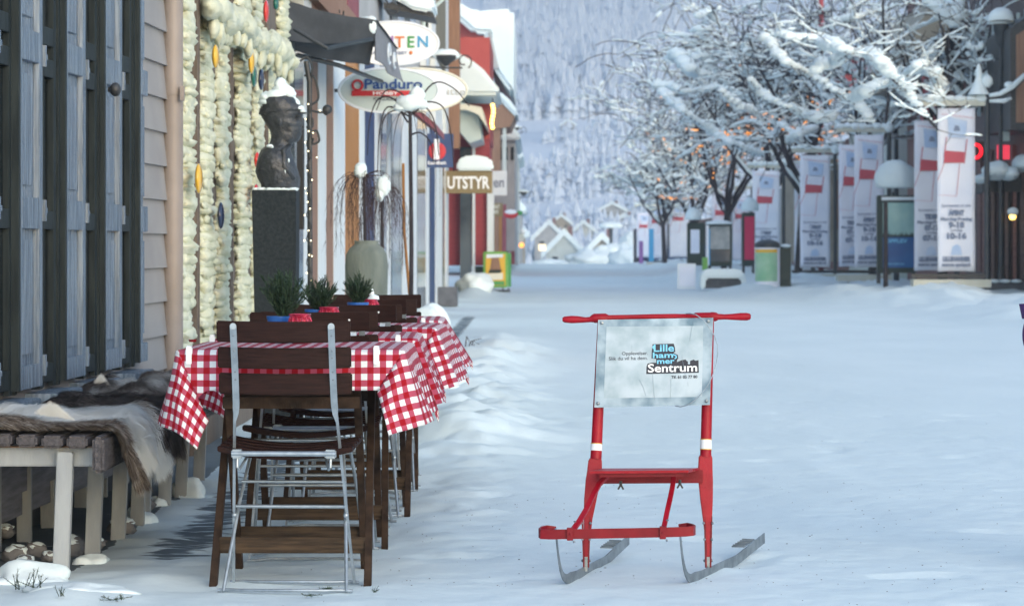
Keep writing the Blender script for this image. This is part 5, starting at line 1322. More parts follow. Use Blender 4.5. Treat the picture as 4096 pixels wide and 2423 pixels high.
# street heaps of snow seen over the tables
hh=heap(1050,790,21.5,.20,.25,.42,'tall shovelled snow heap just beyond the farthest table',37,amp=.16); hh.location=(P(1052,0,21.5).x,21.5,.26)
hh=heap(1090,870,20.5,.16,.3,.18,'broken lower snow heap right of the farthest tablecloth',32)
hh=heap(1165,735,60,.36,.6,.30,'rounded snow heap beside the sandwich board',33)
mb=MB()
for k in range(16):
    a=rnd(0,6.3); c=Vector((P(1128,0,25).x+rnd(-.08,.08),25+rnd(-.1,.1),.05)); L=rnd(.05,.20)
    mb.tube([c,c+Vector((math.cos(a)*L*.5,math.sin(a)*L*.3,.12+rnd(0,.12))),c+Vector((math.cos(a)*L,math.sin(a)*L*.5,.12+rnd(0,.1)))],[.006,.006,.003],4)
tag(mb.build('frosted_shrub','concrete',recalc=False),'small frosted shrub poking from snow right of the farthest cloth','shrub')
# ------------------------------------------------------------------ banner stands on the right
def banner_stand(Y,xp,fx0,fx1,bx0,yt,yb,lab,poleh,full=True,both=True):
    k=Y/F; t=thing('banner_stand',lab,'banner',(P(xp,0,Y).x,Y,0),0,'sled banners along the right side')
    def cloth(x0,x1,y0,y1,dy,seed,front):
        YY=Y+dy; kk=YY/F
        a=P(x0,y1,YY); b=P(x1,y0,YY)
        mb=MB()
        def fn(u,v): return (a.x+(b.x-a.x)*u+.015*nz(v*4,seed)*(1-v),YY+.03*nz(u*3,v*4,seed),a.z+(b.z-a.z)*v+.012*math.sin(u*PI)*(1-v))
        mb.grid(fn,8,20); c_=part(mb,'banner_cloth','banner_cloth',t,recalc=False,smooth='all')
        md=c_.modifiers.new('thickness','SOLIDIFY'); md.thickness=.01
        def q(u,v,off=.03): p=Vector(fn(u,v)); return Vector((p.x,YY-off-.0,p.z))
        def shp(pts,m,name,off): mb=MB(); mb.add([q(u,v,off) for u,v in pts],[tuple(range(len(pts)))]); sgn(mb,name,m,t_c)
        t_c=c_
        def s2(pts,m,name,off): 
            mb=MB(); mb.add([q(u,v,off)-Vector(t.location) for u,v in pts],[tuple(range(len(pts)))]); mb.build(name,m,c_,recalc=False)
        s2([(.26,.95),(.78,.92),(.74,.82),(.30,.82)],'banner_sky','printed_sky',.034)
        s2([(.46,.895),(.56,.89),(.60,.86),(.42,.86)],'banner_ink','town_mark',.038)
        mb=MB()
        for (p0,p1,w_) in (((.10,.965),(.95,.94),.010),((.24,.825),(.17,.70),.022),((.78,.81),(.70,.66),.022),((.20,.68),(.0,.56),.012),((.58,.66),(.50,.46),.012),((.50,.46),(.02,.47),.006)):
            A=q(*p0,.036); Bq=q(*p1,.036); w2=w_*(b.x-a.x); mb.bar(A,Bq,w2,.003,side=(1,0,.1))
        mb.add([q(.20,.74,.037),(q(.72,.73,.037)),q(.69,.665,.037),q(.15,.665,.037)],[(0,1,2,3)])
        mb.v=[tuple(Vector(v)-Vector(t.location)) for v in mb.v]; mb.build('sled_picture','banner_red',c_,recalc=False)
        if full:
            w_=(b.x-a.x)
            def tx(s,v,h,wd,bold): 
                mb=MB(); o=q(.5,v,.04); put_text(mb,s,h*(b.z-a.z)*1.38,lambda p,r:Vector((o.x+p,YY-.04,o.z+r)),wd*w_,bold*w_*.01,0,'c')
                mb.v=[tuple(Vector(v_)-Vector(t.location)) for v_ in mb.v]; mb.build('text_line','banner_ink',c_,recalc=False)
            tx('Sparkstøtting til utlån',.395,.016,.78,.2)
            for s,v,h,wd,bo in ((('ÅPENT' if front else 'TIDER'),.345,.028,.42,1.6),('Mandag-Fredag',.312,.02,.84,.5),(('9-18' if front else '07-17'),.268,.034,.42,1.3),('Lørdag',.245,.014,.3,.3),(('10-16' if front else '07-15'),.20,.034,.52,1.3),('LILLEHAMMER',.062,.026,.74,1.4),('sentrum sparkpark',.03,.02,.78,.8)): tx(s,v,h,wd,bo)
            s2([(.38,.15),(.50,.165),(.60,.15),(.64,.10),(.34,.10)],'banner_sky','round_mark',.034)
        return c_
    cloth(fx0,fx1,yt,yb,0,1,True)
    if both: cloth(bx0,bx0+(fx1-fx0)*.92,yt+ (yb-yt)*.075,yb-2,4.2,2,False)
    mb=MB(); mb.tube([(P(xp,0,Y).x,Y,-.1),P(xp,poleh,Y)],.055*1.0,12); part(mb,'pole','pole',t,smooth=True)
    x0=P(bx0-6,0,Y).x; x1=P(xp,0,Y).x; z1=P(0,yt-8,Y).z; z0=P(0,yb+9,Y).z
    mb=MB(); mb.box(x0,x1,Y-.04,Y+.04,z1-.02,z1+.12); part(mb,'top_beam','cream_metal',t,bevel=.01)
    mb=MB(); mb.box(x0,x1,Y-.04,Y+.04,z0-.05,z0+.03); part(mb,'lower_beam','iron',t)
    mb=MB(); mb.box(x0,x1+.05,Y-.25,Y+.25,z0-.24,z0-.08); mb.tube([(x0+.3,Y,-.1),(x0+.3,Y,z0-.1)],.03,6); mb.tube([(x1-.4,Y,-.1),(x1-.4,Y,z0-.1)],.03,6); part(mb,'barrier_board','cream_metal',t)
    mb=MB()
    n=7
    for i in range(n):
        xx=x0+(x1-x0)*(i+.5)/n; mb.blob((xx,Y,z1+.13),((x1-x0)/n*.7,.08,rnd(.03,.10)),10,7,.3,2,i+Y)
    mb.blob((x1,Y,P(0,poleh-6,Y).z),(.12,.12,.14),12,8,.2,2,4)
    part(mb,'beam_snow','snow_far',t,smooth='all')
    return t
bs1=banner_stand(55.8,2418,2297,2389,2240,265,665,'nearest and tallest banner stand, two white banners with a red sled print',205)
banner_stand(68.7,2178,2093,2166,2055,330,655,'second banner stand from the right, two overlapping sled banners left of the poster box',318)
banner_stand(81,2046,1960,2034,1946,380,655,'third banner stand from the right with narrow white sled banners',372)
banner_stand(94,1920,1843,1910,1838,418,656,'fourth banner stand from the right, behind the green recycling bin',405,both=False)
banner_stand(118,1842,1745,1786,1795,470,640,'fifth banner stand, low white banners behind the framed notice board',455,full=False)
banner_stand(150,1700,1640,1688,1590,495,630,'sixth banner stand, left of the dark advert column',480,full=False)
banner_stand(172,1636,1592,1632,1560,512,632,'farthest banner stand at the far left end of the row',500,full=False)
# finial with snow on the tallest stand, curved arms of garland to the right
t=bs1
mb=MB(); mb.lathe([(.22,0),(.12,.18),(.06,.35),(.08,.42),(.05,.52),(.02,.62)],P(2398,232,55.8),16); part(mb,'snow_finial','snow_far',t,smooth=True)
gl=thing('garland_wire','snow coated decorative wire swinging right from the tallest banner pole','garland',P(2420,240,55.6))
mb=MB(); mb.tube(curve([P(2420,241,55.6),P(2450,236,55.6),P(2480,220,55.6),P(2512,190,55.6)]),.03,6); part(mb,'wire','iron',gl)
mb=MB(); mb.tube([P(2424,234,55.6),P(2450,230,55.6),P(2480,213,55.6),P(2512,183,55.6)],[.04,.05,.06,.05],8); mb.tube([P(2424,247,55.6),P(2460,247,55.6),P(2478,240,55.6)],[.03,.05,.03],8); mb.blob(P(2472,208,55.6),(.10,.08,.07),10,7); part(mb,'snow_coat','snow_far',gl,smooth='all')
gl=thing('garland_wire','thin beaded garland wire with snow lumps crossing the dark bay window','garland',P(2400,110,58))
mb=MB(); mb.tube([P(x,y,58) for x,y in ((2365,120),(2400,122),(2420,135),(2450,150),(2480,158),(2515,165))],.012,5); part(mb,'wire','iron',gl)
mb=MB()
for (x,y,rx,rz_) in ((2375,112,9,9),(2390,118,14,8),(2404,112,9,11),(2425,138,8,5),(2440,146,6,5),(2458,153,9,8),(2475,156,9,9)): k=58/F; mb.blob(P(x,y,58),(rx*k,.1,rz_*k),10,7,.3,2,x)
part(mb,'snow_coat','snow_far',gl,smooth='all')

# ------------------------------------------------------------------ poster boxes, board, bins
def poster_box(x0,x1,yt,yb,Y,lab,faces,dome,name='poster_box',legs=True):
    k=Y/F; t=thing(name,lab,'poster case',(P((x0+x1)/2,0,Y).x,Y,0))
    mb=boardpoly(x0,yt,x1,yb,Y,.25); part(mb,'case','dark_green',t,bevel=.02)
    for (a,b,c_,d_,m,nm) in faces: mb=boardpoly(a,b,c_,d_,Y-.012,.012); part(mb,nm,m,t)
    if legs:
        mb=MB(); 
        for x in (x0+4,x1-4): p=P(x,yb,Y); mb.box(p.x-.04,p.x+.04,Y+.05,Y+.15,-.1,p.z)
        part(mb,'leg','pole',t)
    if dome:
        cx,cy,rx,rz_=dome; mb=MB(); mb.blob(P(cx,cy,Y+.15),(rx*k,.45,rz_*k),22,14,.12,2,int(cx),flat=-.25*rz_*k); part(mb,'snow_dome','snow_far',t,smooth='all')
    return t
pb=poster_box(2150,2245,478,668,61,'dark framed advert case with a teal and blue poster under a big snow dome',[(2163,496,2240,580,'poster_teal','poster_sky'),(2163,580.5,2240,655,'poster_blue','poster_sea'),(2160,482,2240,490,'sign_white','header')],(2196,446,54,56))
mb=MB(); face_text(mb,'OPPLEV',2196,594,60.985,9,54,.4); face_text(mb,'www.visit.no',2190,648,60.985,6,50,.1)
mb.v=[tuple(Vector(v)-Vector(pb.location)) for v in mb.v]; mb.build('lettering','sky_text',pb,recalc=False)
mb=MB()
for i in range(18):
    x=2165+i*4.2; h=rnd(6,16); mb.add([P(x-3,580,60.984),P(x+3,580,60.984),P(x,580-h,60.984)],[(0,1,2)])
mb.v=[tuple(Vector(v)-Vector(pb.location)) for v in mb.v]; mb.build('printed_trees','dark_green',pb,recalc=False)
poster_box(1818,1850,520,650,88,'narrow case with a crimson poster beside the fourth banner',[(1824,530,1848,636,'pink','poster')],(1838,510,22,26))
poster_box(1684,1728,545,650,84,'dark advert column with a pale poster left of the framed notice board',[(1692,562,1714,620,'banner_cloth','poster')],(1698,532,20,24))
nb=poster_box(1735,1794,548,652,76,'notice board in a thin dark frame with snow on top and grey picture',[(1740,554,1788,610,'grey_poster','picture'),(1740,612,1788,640,'glass_shop','lower_field')],(1762,547,34,8))
part(boardpoly(1730,551,1737,650,75.9,.1),'cyan_edge','sign_white',nb); part(boardpoly(1737,560,1740,648,75.9,.1),'blue_strip','cyan',nb)
t=board(1660,645,1705,708,68,'sign_white','small white sign standing in the snow left of the snow covered bench','standing_sign',.05)
part(boardpoly(1665,653,1702,700,67.98,.02),'printed_field','banner_cloth',t)
t=thing('snow_bench','stone bench buried under a white slab of snow','bench',(P(1768,0,66).x,66,0))
part(boardpoly(1728,680,1818,706,66,.5),'seat','concrete',t)
mb=MB(); k=66/F; mb.poly([P(x,y,65.8) for x,y in ((1716,708),(1718,680),(1722,664),(1740,658),(1800,658),(1822,664),(1830,690),(1850,708),(1819,708),(1816,681),(1730,681),(1728,708))],(0,.9,0)); part(mb,'snow_slab','snow_far',t,bevel=.04,smooth=True)
gb=thing('recycling_bin','round bin with mint green poster and a dark oval lid','bin',(P(1880,0,65).x,65,0))
k=65/F; mb=MB(); c=P(1880,0,65); mb.lathe([(31*k,.08),(31*k,P(0,612,65).z),(32*k,P(0,606,65).z)],(c.x,65,0),28); part(mb,'drum','banner_cloth',gb,smooth=True)
mb=MB(); 
def cyl(u,v): a=-PI/2+(u-.62)*2.1; return (c.x+31.6*k*math.cos(a),65+31.6*k*math.sin(a),P(0,688-70*v,65).z)
mb.grid(cyl,12,2); part(mb,'wrapped_poster','mint_poster',gb,recalc=False)
def cyl(u,v): a=-PI/2+(u-.62)*2.1; return (c.x+31.6*k*math.cos(a),65+31.6*k*math.sin(a),P(0,618-8*v,65).z)
mb=MB(); mb.grid(cyl,12,2); part(mb,'header_strip','yellow',gb,recalc=False)
mb=MB(); mb.blob(P(1880,601,65),(32*k,32*k,15*k),24,12); part(mb,'lid','pole',gb,smooth='all')
part(boardpoly(1911,603,1938,700,65.3,.5),'housing','dark_green',gb)
mb=MB(); mb.blob(P(1925,602,65.4),(14*k,.3,5*k),14,8); part(mb,'snow_cap','snow_far',gb,smooth='all')

# ------------------------------------------------------------------ street lamps
def lamp(x,yt,Y,lab,hat=(38,14),body=True,ph=.05):
    k=Y/F; c=P(x,yt,Y); t=thing('street_lamp',lab,'street lamp',(c.x,Y,0),0,'old style street lamps on the right')
    mb=MB(); mb.tube([(c.x,Y,-.1),(c.x,Y,.8),(c.x,Y,c.z-.5)],[.09,ph,ph*.8],10); part(mb,'pole','pole',t,smooth=True)
    mb=MB(); mb.lathe([(.05,-60*k),(.10,-50*k),(.16,-12*k),(.17,0),(.30,1*k),(.12,9*k)],(c.x,Y,c.z),12); part(mb,'lantern','pole',t,smooth=True)
    mb=MB(); mb.blob((c.x,Y,c.z+6*k),(hat[0]*k,hat[0]*k*.8,hat[1]*k),20,10,.15,2,int(x),flat=-.35*hat[1]*k); part(mb,'snow_hat','snow_far',t,smooth='all')
    return t
lamp(2345,165,60,'street lamp with a broad flat hat of snow, beside the red brick building')
lamp(2452,55,57,'street lamp with a ragged snow hat at the top right corner',(34,30))
lamp(2196,250,78,'thin street lamp pole left of the big snow dome',(12,8),ph=.07)
lamp(1992,60,95,'street lamp pole rising through the snowy crowns, third banner behind it',(14,8),ph=.06)
lamp(1497,560,260,'low street lamp with snow at the far end of the street',(30,12))

# ------------------------------------------------------------------ buildings on the right
def rb(name,lab,Ya,Yb,X,wall,h):
    t=thing(name,lab,'building',(X,(Ya+Yb)/2,0))
    mb=MB(); mb.box(X,X+9,Ya,Yb,0,h); part(mb,'wall',wall,t); return t
def YofR(x,X): return X*F/(x-CX)
r1=rb('brick_building','dark brown brick building with a bay window at the right edge',52,65.5,10.1,'brick_dark',9)
for i in range(9):
    y0=53+i*1.4; mb=MB(); mb.box(10.02,10.1,y0,y0+.5,.5,3.2); part(mb,'brick_pier','brick',r1)
for i in range(4):
    y0=57+i*2; mb=MB(); mb.box(10.04,10.12,y0,y0+.8,4.1,5.8); w_=part(mb,'window','glass_dark',r1); mb=MB(); mb.box(9.98,10.04,y0-.1,y0-.02,4.0,5.9); mb.box(9.98,10.04,y0+.82,y0+.9,4.0,5.9); mb.v=[tuple(Vector(v)-Vector(r1.location)) for v in mb.v]; mb.build('window_frame','sign_mint',w_)
mb=MB(); mb.poly([P(x,y,56) for x,y in ((2476,70),(2530,30),(2530,320),(2476,316))],(0,3,0)); bw=part(mb,'bay_window','iron',r1)
mb=MB(); mb.poly([P(x,y,55.97) for x,y in ((2490,86),(2530,60),(2530,300),(2490,300))],(0,.03,0)); part(mb,'bay_pane','brown_wood',r1)
mb=MB(); mb.poly([P(x,y,57) for x,y in ((2465,96),(2475,96),(2475,252),(2467,252))],(0,.1,0)); part(mb,'corner_trim','white_wood',r1)
for (y0,y1) in ((75,95),(318,345)): mb=MB(); mb.poly([P(x,y,57) for x,y in ((2458,y0),(2474,y0),(2474,y1),(2458,y1))],(0,.1,0)); part(mb,'copper_pipe','sign_mint',r1)
mb=MB(); mb.poly([P(x,y,57.5) for x,y in ((2408,440),(2530,420),(2530,470),(2408,470))],(0,2,0)); cn=part(mb,'entrance_canopy','iron',r1)
mb=MB()
for (x,y,rx,rz_) in ((2440,418,34,24),(2470,425,26,18),(2505,400,24,22),(2405,438,16,12)): k=57/F; mb.blob(P(x,y,57),(rx*k,.6,rz_*k),14,9,.2,2,x)
part(mb,'canopy_snow','snow_far',r1,smooth='all')
for i,x in enumerate((2412,2428,2446,2462,2482,2500)):
    mb=MB(); mb.poly([P(a,y,57.2) for a,y in ((x,470),(x+8,470),(x+8,720),(x,720))],(0,.3,0)); part(mb,'entrance_pier',('brick','brick_dark')[i%2],r1)
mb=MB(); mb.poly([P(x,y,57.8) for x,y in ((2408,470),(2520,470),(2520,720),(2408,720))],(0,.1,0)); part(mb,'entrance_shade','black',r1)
mb=MB(); mb.poly([P(x,y,56.8) for x,y in ((2426,690),(2520,690),(2520,735),(2426,735))],(0,.3,0)); part(mb,'planter_wall','concrete',r1)
mb=MB(); 
for x in (2436,2462,2490): mb.blob(P(x,688,56.8),(.12,.2,.04),10,6)
part(mb,'planter_snow','snow_far',r1,smooth='all')
mb=MB(); mb.blob(P(2481,531,56.9),(.07,.05,.06),10,7); o=tag(mb.build('wall_lamp','lamp_yellow',smooth='all'),'small warm wall lamp beside the brick entrance at the right','lamp')
mb=MB(); mb.blob(P(2482,518,56.9),(.12,.07,.09),10,7); tag(mb.build('lamp_hood','snow_far',smooth='all'),'snow on the hood above the warm wall lamp','snow')
# neon signs
nn=thing('neon_sign','black box with a glowing red neon ring beside the tall banner','neon sign',P(2398,385,58.5))
part(boardpoly(2376,346,2412,394,58.5,.1),'box','black',nn)
mb=MB(); c=P(2391,370,58.45); k=58.5/F; mb.tube([c+Vector((15*k*math.cos(a)*.9,0,16*k*math.sin(a))) for a in [i*PI/12 for i in range(25)]],3.6*k,8,cap=False); part(mb,'neon_ring','neon',nn)
nn=thing('neon_sign','small pinkish red lit sign on the brown brick wall','neon sign',P(2458,373,58.5))
part(boardpoly(2444,355,2474,390,58.5,.08),'box','neon_pink',nn)
r2=rb('gabled_building','red brick building with beige gables behind the nearest lamp',66,78,10.4,'brick',10)
mb=MB(); mb.poly([P(x,y,66) for x,y in ((2235,190),(2236,80),(2300,-10),(2420,-10),(2420,60),(2330,70),(2300,110),(2280,190))],(0,8,0)); part(mb,'beige_gable','beige_wall',r2)
for (x,w_) in ((2262,14),(2288,16),(2362,14),(2388,16)): mb=MB(); mb.poly([P(a,y,65.6) for a,y in ((x,150),(x+w_,150),(x+w_,400),(x,400))],(0,.5,0)); part(mb,'red_pilaster','red_siding' if x<2300 else 'brick',r2)
mb=MB(); mb.tube([P(2335+58*math.cos(a),165+80*math.sin(a)*-1,65.5) for a in [i*PI/12 for i in range(13)]],.07,8); part(mb,'arch_moulding','iron',r2)
for (x0,x1) in ((2276,2286),(2300,2320),(2376,2386),(2402,2412)): mb=MB(); mb.poly([P(a,y,65.7) for a,y in ((x0,150),(x1,150),(x1,350),(x0,350))],(0,.3,0)); part(mb,'window','glass_dark',r2)
r3=rb('pale_building','pale rendered building behind the middle banners',80,96,10.8,'pale_wall',6)
for i in range(5):
    y0=80.6+i*3; mb=MB(); mb.box(10.74,10.82,y0,y0+1.2,2.8,4.4); part(mb,'window','glass_dark',r3)
mb=MB(); mb.poly([P(x,y,80) for x,y in ((2180,300),(2240,296),(2300,300),(2300,640),(2180,640))],(0,4,0)); part(mb,'street_wing','pale_wall',r3)
mb=MB(); mb.poly([P(x,y,79.9) for x,y in ((2186,470),(2196,470),(2196,500),(2186,500))],(0,.2,0)); part(mb,'window','glass_dark',r3)
r4=rb('red_gable_building','dark red gabled building half hidden by the snowy crowns',98,125,11.5,'brick',5)
mb=MB(); mb.poly([P(x,y,98) for x,y in ((2045,180),(2100,110),(2135,110),(2135,196),(2080,215))],(0,5,0)); part(mb,'red_gable','red_siding',r4)
mb=MB(); mb.poly([P(x,y,97) for x,y in ((1945,395),(2140,380),(2140,640),(1945,640))],(0,5,0)); part(mb,'street_wing','beige_wall',r4)
for (x0,x1,m) in ((1955,1975,'glass_dark'),(1985,2000,'orange'),(2046,2056,'brown_wood'),(2090,2100,'glass_dark'),(2112,2120,'glass_dark')): mb=MB(); mb.poly([P(a,y,96.9) for a,y in ((x0,440),(x1,440),(x1,560),(x0,560))],(0,.1,0)); part(mb,'shop_window',m,r4)
r5=rb('dark_row_building','dark row building far down the right side behind the trees',130,190,12.5,'grey_wall',4)
mb=MB(); mb.poly([P(x,y,178) for x,y in ((1560,560),(1700,540),(1960,500),(1960,645),(1560,645))],(0,6,0)); part(mb,'street_wing','brick_dark',r5)
mb=MB(); mb.poly([P(x,y,177) for x,y in ((1575,610),(1720,600),(1960,600),(1960,640),(1575,640))],(0,.3,0)); part(mb,'shop_strip','navy',r5)
mb=MB(); mb.tube([(P(2012,0,99).x,99,0),P(2012,-20,99)],.09,8); tag(mb.build('flag_pole','red_siding',smooth=True),'dark red flag pole rising between the trees','pole')
for (x0,x1,y0,y1,Y,m,lab) in ((1590,1602,560,640,140,'cyan','narrow blue banner far down the right side'),(1566,1576,590,645,150,'violet','narrow violet banner at the far end of the row'),(1722,1734,630,668,72,'lime','lime green box beside the notice board')):
    mb=boardpoly(x0,y0,x1,y1,Y,.3); tag(mb.build('street_sign',m),lab,'sign')

# ------------------------------------------------------------------ snow laden street trees
def tree_tubes(paths, bark, sn, snow_k, nside=5):
    for pts,rs in paths:
        bark.tube(pts,rs,nside,cap=False)
def snow_on(pts,rs,sn,kk,minr,seed,dens=1.0):
    if rs[0]<.02 and (seed*7919)%10>5: return
    """snow lies on the upper side of a branch: a lumpy half-sunk ridge, broken where the branch is steep"""
    run=[]
    def flush():
        if len(run)>1: sn.tube([p for p,_ in run],[max(.002,r) for _,r in run],6)
        run.clear()
    for i in range(len(pts)-1):
        d=(pts[i+1]-pts[i]); L=d.length
        if L<1e-6: continue
        steep=abs(d.z)/L
        n=nz(i*.9,seed,0,1)
        if steep>.78 or (n<-.18 and dens<1) : flush(); continue
        r=(minr+rs[i]*kk)*(1-.55*steep)*(1+.55*n)
        a=pts[i]+Vector((0,0,rs[i]*.7+r*.45)); b=pts[i+1]+Vector((0,0,rs[i+1]*.7+r*.45))
        if not run: run.append((a,r*.45))
        else: run[-1]=(run[-1][0],r)
        run.append((a.lerp(b,.5),r*(1+.2*n))); run.append((b,r*.6))
    flush()
def grow(paths,p,d,L,r,depth,maxd,seg=.35,up=.2,spread=.75):
    pts=[p.copy()]; rs=[r]; n=max(2,int(L/seg)); 
    for i in range(n):
        d=(d+Vector((rnd(-.24,.24),rnd(-.24,.24),rnd(-.18,.18)+up*(.5 if depth<2 else -.25)))).normalized()
        p=p+d*(L/n); pts.append(p.copy()); rs.append(max(.006,r*(1-.75*(i+1)/n)))
    paths.append((pts,rs,depth))
    if depth>=maxd: return
    k=(5,6,6,5,4)[depth]
    for j in range(k):
        if depth>=3 and random.random()<.45: continue
        t=rnd(.3,1.0) if depth else rnd(.35,1.0); i=min(n-1,int(t*n)); q=pts[i].lerp(pts[i+1],t*n-i if t*n-i<1 else .9)
        ax=Vector((rnd(-1,1),rnd(-1,1),rnd(-.25,.55))); nd=(d*.45+ax.normalized()*spread).normalized()
        grow(paths,q,nd,L*rnd(.48,.72),max(.008,rs[i]*.62),depth+1,maxd,max(.12,seg*.75),up*.6,spread)
def snow_tree(X,Y,h,seed,lab,maxd=4,r=.13,th=2.4,sk=1.3,minr=.028,lights=0,spread=.62):
    random.seed(seed); paths=[]
    t=thing('snowy_street_tree',lab,'tree',(X,Y,0),0,'snow laden street trees')
    base=Vector((X,Y,0)); top=base+Vector((rnd(-.2,.2),0,th))
    paths.append(([base,base.lerp(top,.5),top],[r*1.15,r,r*.9],0))
    for k in range(6):
        a=2*PI*k/6+rnd(-.4,.4); e=rnd(.62,1.28)
        d=Vector((math.cos(a)*math.cos(e),math.sin(a)*math.cos(e),math.sin(e)))
        grow(paths,top-Vector((0,0,rnd(0,.6))),d,h*rnd(.42,.62),r*.85,1,maxd,.35,.22,spread)
    bk=MB(); tr=MB(); sn=MB()
    for i,(pts,rs,dp) in enumerate(paths):
        if dp==0: tr.tube(pts,rs,10)
        else: bk.tube(pts,[max(q_,(.015 if Y>80 else .010)) for q_ in rs],5 if dp<3 else 3,cap=False)
        if dp>0: snow_on(pts,rs,sn,sk,minr*(2.3 if dp<2 else 1.8 if dp<3 else .8),i+seed,.9)
        if dp in (2,3,4) and random.random()<(.5 if dp<4 else .22):
            j=random.randrange(len(pts)-1); dd=(pts[j+1]-pts[j]); 
            if dd.length>1e-5 and abs(dd.normalized().z)<.8:
                s_=minr*rnd(1.8,3.6); dn=dd.normalized()
                for w_ in range(3): sn.blob(pts[j].lerp(pts[j+1],.5)+dn*s_*(w_-1)*1.1+Vector((0,0,s_*.5)),(s_*rnd(.9,1.3),s_,s_*rnd(.6,.9)),7,5,.3,2,i+w_)
    part(tr,'trunk','bark',t,smooth=True); part(bk,'crown','bark_far' if Y>70 else 'bark',t,recalc=False,smooth='all'); part(sn,'branch_snow','snow_far',t,recalc=False,smooth='all')
    if lights:
        lt=thing('string_lights','orange fairy lights wound through the tree, '+lab.split(',')[0],'string lights',(X,Y,0),0,'orange fairy lights in the trees')
        cand=[p for p in paths if p[2] in (2,3) and 2.0<p[0][0].z<5.2]; mb=MB(); cb=MB()
        for i in range(lights):
            pts,rs,dp=random.choice(cand)
            for q in range(7):
                u=rnd(0,len(pts)-1.01); j=int(u); p=pts[j].lerp(pts[j+1],u-j)+Vector((rnd(-.03,.03),-.05,rnd(-.08,0))); mb.blob(p,.022,6,4)
            cb.tube([q_+Vector((0,-.03,-.03)) for q_ in pts],.004,3,cap=False)
        part(cb,'cable','iron',lt,recalc=False); o=part(mb,'bulbs','lamp_orange',lt,recalc=False); o['kind']='stuff'
    return t
snow_tree(8.75,60,5.2,101,'nearest snowy tree, its trunk behind the nearest banner stand',3,.10,3.4,1.2,.020,0)
snow_tree(7.9,84,8.8,103,'second snowy tree, behind the third banner stand',4,.11,2.9,1.1,.022,26)
snow_tree(7.8,96,9.4,104,'third snowy tree with thick orange lights, above the fourth banner',4,.11,2.8,1.1,.024,40)
snow_tree(7.3,108,9.2,105,'fourth snowy tree, filling the gap above the notice board',4,.11,2.8,1.1,.026,30)
snow_tree(7.0,124,8.2,106,'fifth snowy tree, near the left end of the crowns',4,.12,2.6,1.1,.03,20)
snow_tree(6.8,146,6.6,107,'farthest snowy tree, leftmost against the valley',4,.12,2.4,1.1,.034,0)
snow_tree(9.2,76,7.0,108,'snowy tree close to the pale building, behind the tall lamp',3,.10,3.2,1.1,.022,0)
# long low limbs of the nearest trees that cross above the banners (their real distance: 55-60 m)
random.seed(5)
limbs=[
 ([(60,220),(200,300),(330,322),(560,375),(680,410),(780,440),(900,448),(1010,470),(1110,560),(1200,670),(1300,770),(1400,890),(1500,1000),(1590,1100)],2,52,7.5,1.7,[0,4,9,9,13,9,4,10,11,9,8,6,3,0]),
 ([(560,610),(620,575),(700,560),(790,480),(800,440)],2,53,4,2.0,[8,10,9,8,4]),
 ([(0,680),(70,770),(150,840),(300,910),(400,950),(470,1000),(580,1030),(700,1020)],2,60,4.5,1.5,[5,6,6,5,6,8,9,8]),
 ([(150,340),(220,460),(300,540),(420,590),(520,640),(720,780),(900,900),(1040,1040)],2,57,4.2,1.6,[9,8,6,5,6,5,7,9]),
 ([(900,850),(980,800),(1070,755),(1180,690),(1320,650),(1420,590),(1500,550)],2,54,4.5,1.9,[10,10,8,8,7,8,6]),
 ([(700,200),(800,190),(900,155),(1050,110),(1180,75),(1320,35),(1430,45),(1530,80)],2,58,3.8,1.3,[6,7,5,3,3,2,3,2]),
 ([(850,0),(905,90),(960,190),(1010,300),(1060,390)],2,58,4.0,.6,[1,1,1,1,1]),
 ([(1335,40),(1300,150),(1270,270),(1235,440),(1185,545)],2,57,4.0,.6,[1,1,1,1,1]),
 ([(1125,0),(1130,170),(1135,330),(1145,500),(1160,700),(1170,860),(1150,1040)],2,57.5,9,.2,[0,0,0,0,0,0,0]),
 ([(1600,120),(1625,240),(1650,360),(1670,480)],2,58,8,.3,[0,0,0,0]),
 ([(1720,160),(1700,260),(1715,380),(1700,560),(1690,760)],2,60,14,.1,[0,0,0,0,0]),
 ([(1720,180),(1740,90),(1745,-20)],2,60,6,1,[10,12,8]),
 ([(1730,230),(1660,150),(1560,60),(1480,10)],2,60,5,1.2,[6,9,8,6]),
 ([(1340,690),(1420,640),(1490,620),(1560,650),(1640,760)],2,55,4,1.6,[6,7,8,9,8]),
 ([(1540,730),(1600,780),(1650,830)],2,55,4,1.0,[5,5,3]),
 ([(20,920),(70,1010),(130,1120),(190,1190)],2,70,5,1.0,[3,3,3,2]),
 ([(190,1190),(260,1060),(380,1140),(440,1230)],2,70,3,1.2,[4,4,5,4]),
 ([(330,1200),(400,1160),(500,1120),(560,1100)],2,66,3.4,1.8,[5,7,7,6]),
 ([(-240,790),(-90,920),(60,960)],2,66,3.4,1.5,[5,7,6]),
 ([(1380,790),(1470,880),(1560,960),(1700,1060),(1830,1150),(1960,1220),(2100,1290),(2230,1330)],1,78,4.5,1.4,[7,7,6,7,6,5,7,6]),
 ([(1340,745),(1440,740),(1560,790),(1700,775),(1850,745),(2000,765)],1,80,3.6,1.4,[7,6,5,5,4,4]),
 ([(1780,30),(1830,140),(1860,230),(1920,400),(1950,500),(2050,750),(2110,950)],1,74,3.8,.7,[1,2,2,2,2,2,1]),
 ([(1440,520),(1500,470),(1600,600),(1640,640),(1760,660)],1,82,3.4,2.0,[7,9,9,8,6]),
 ([(1530,460),(1650,500),(1780,480),(1880,470)],1,84,3.2,1.6,[6,6,6,5]),
 ([(1640,270),(1720,265),(1800,280)],1,84,2.4,1.4,[5,6,4]),
 ([(1690,150),(1760,120),(1830,190)],1,86,2.4,1.5,[6,7,5]),
 ([(1900,950),(1880,800),(1850,640),(1800,520)],1,84,3,.6,[1,1,2,2]),
]
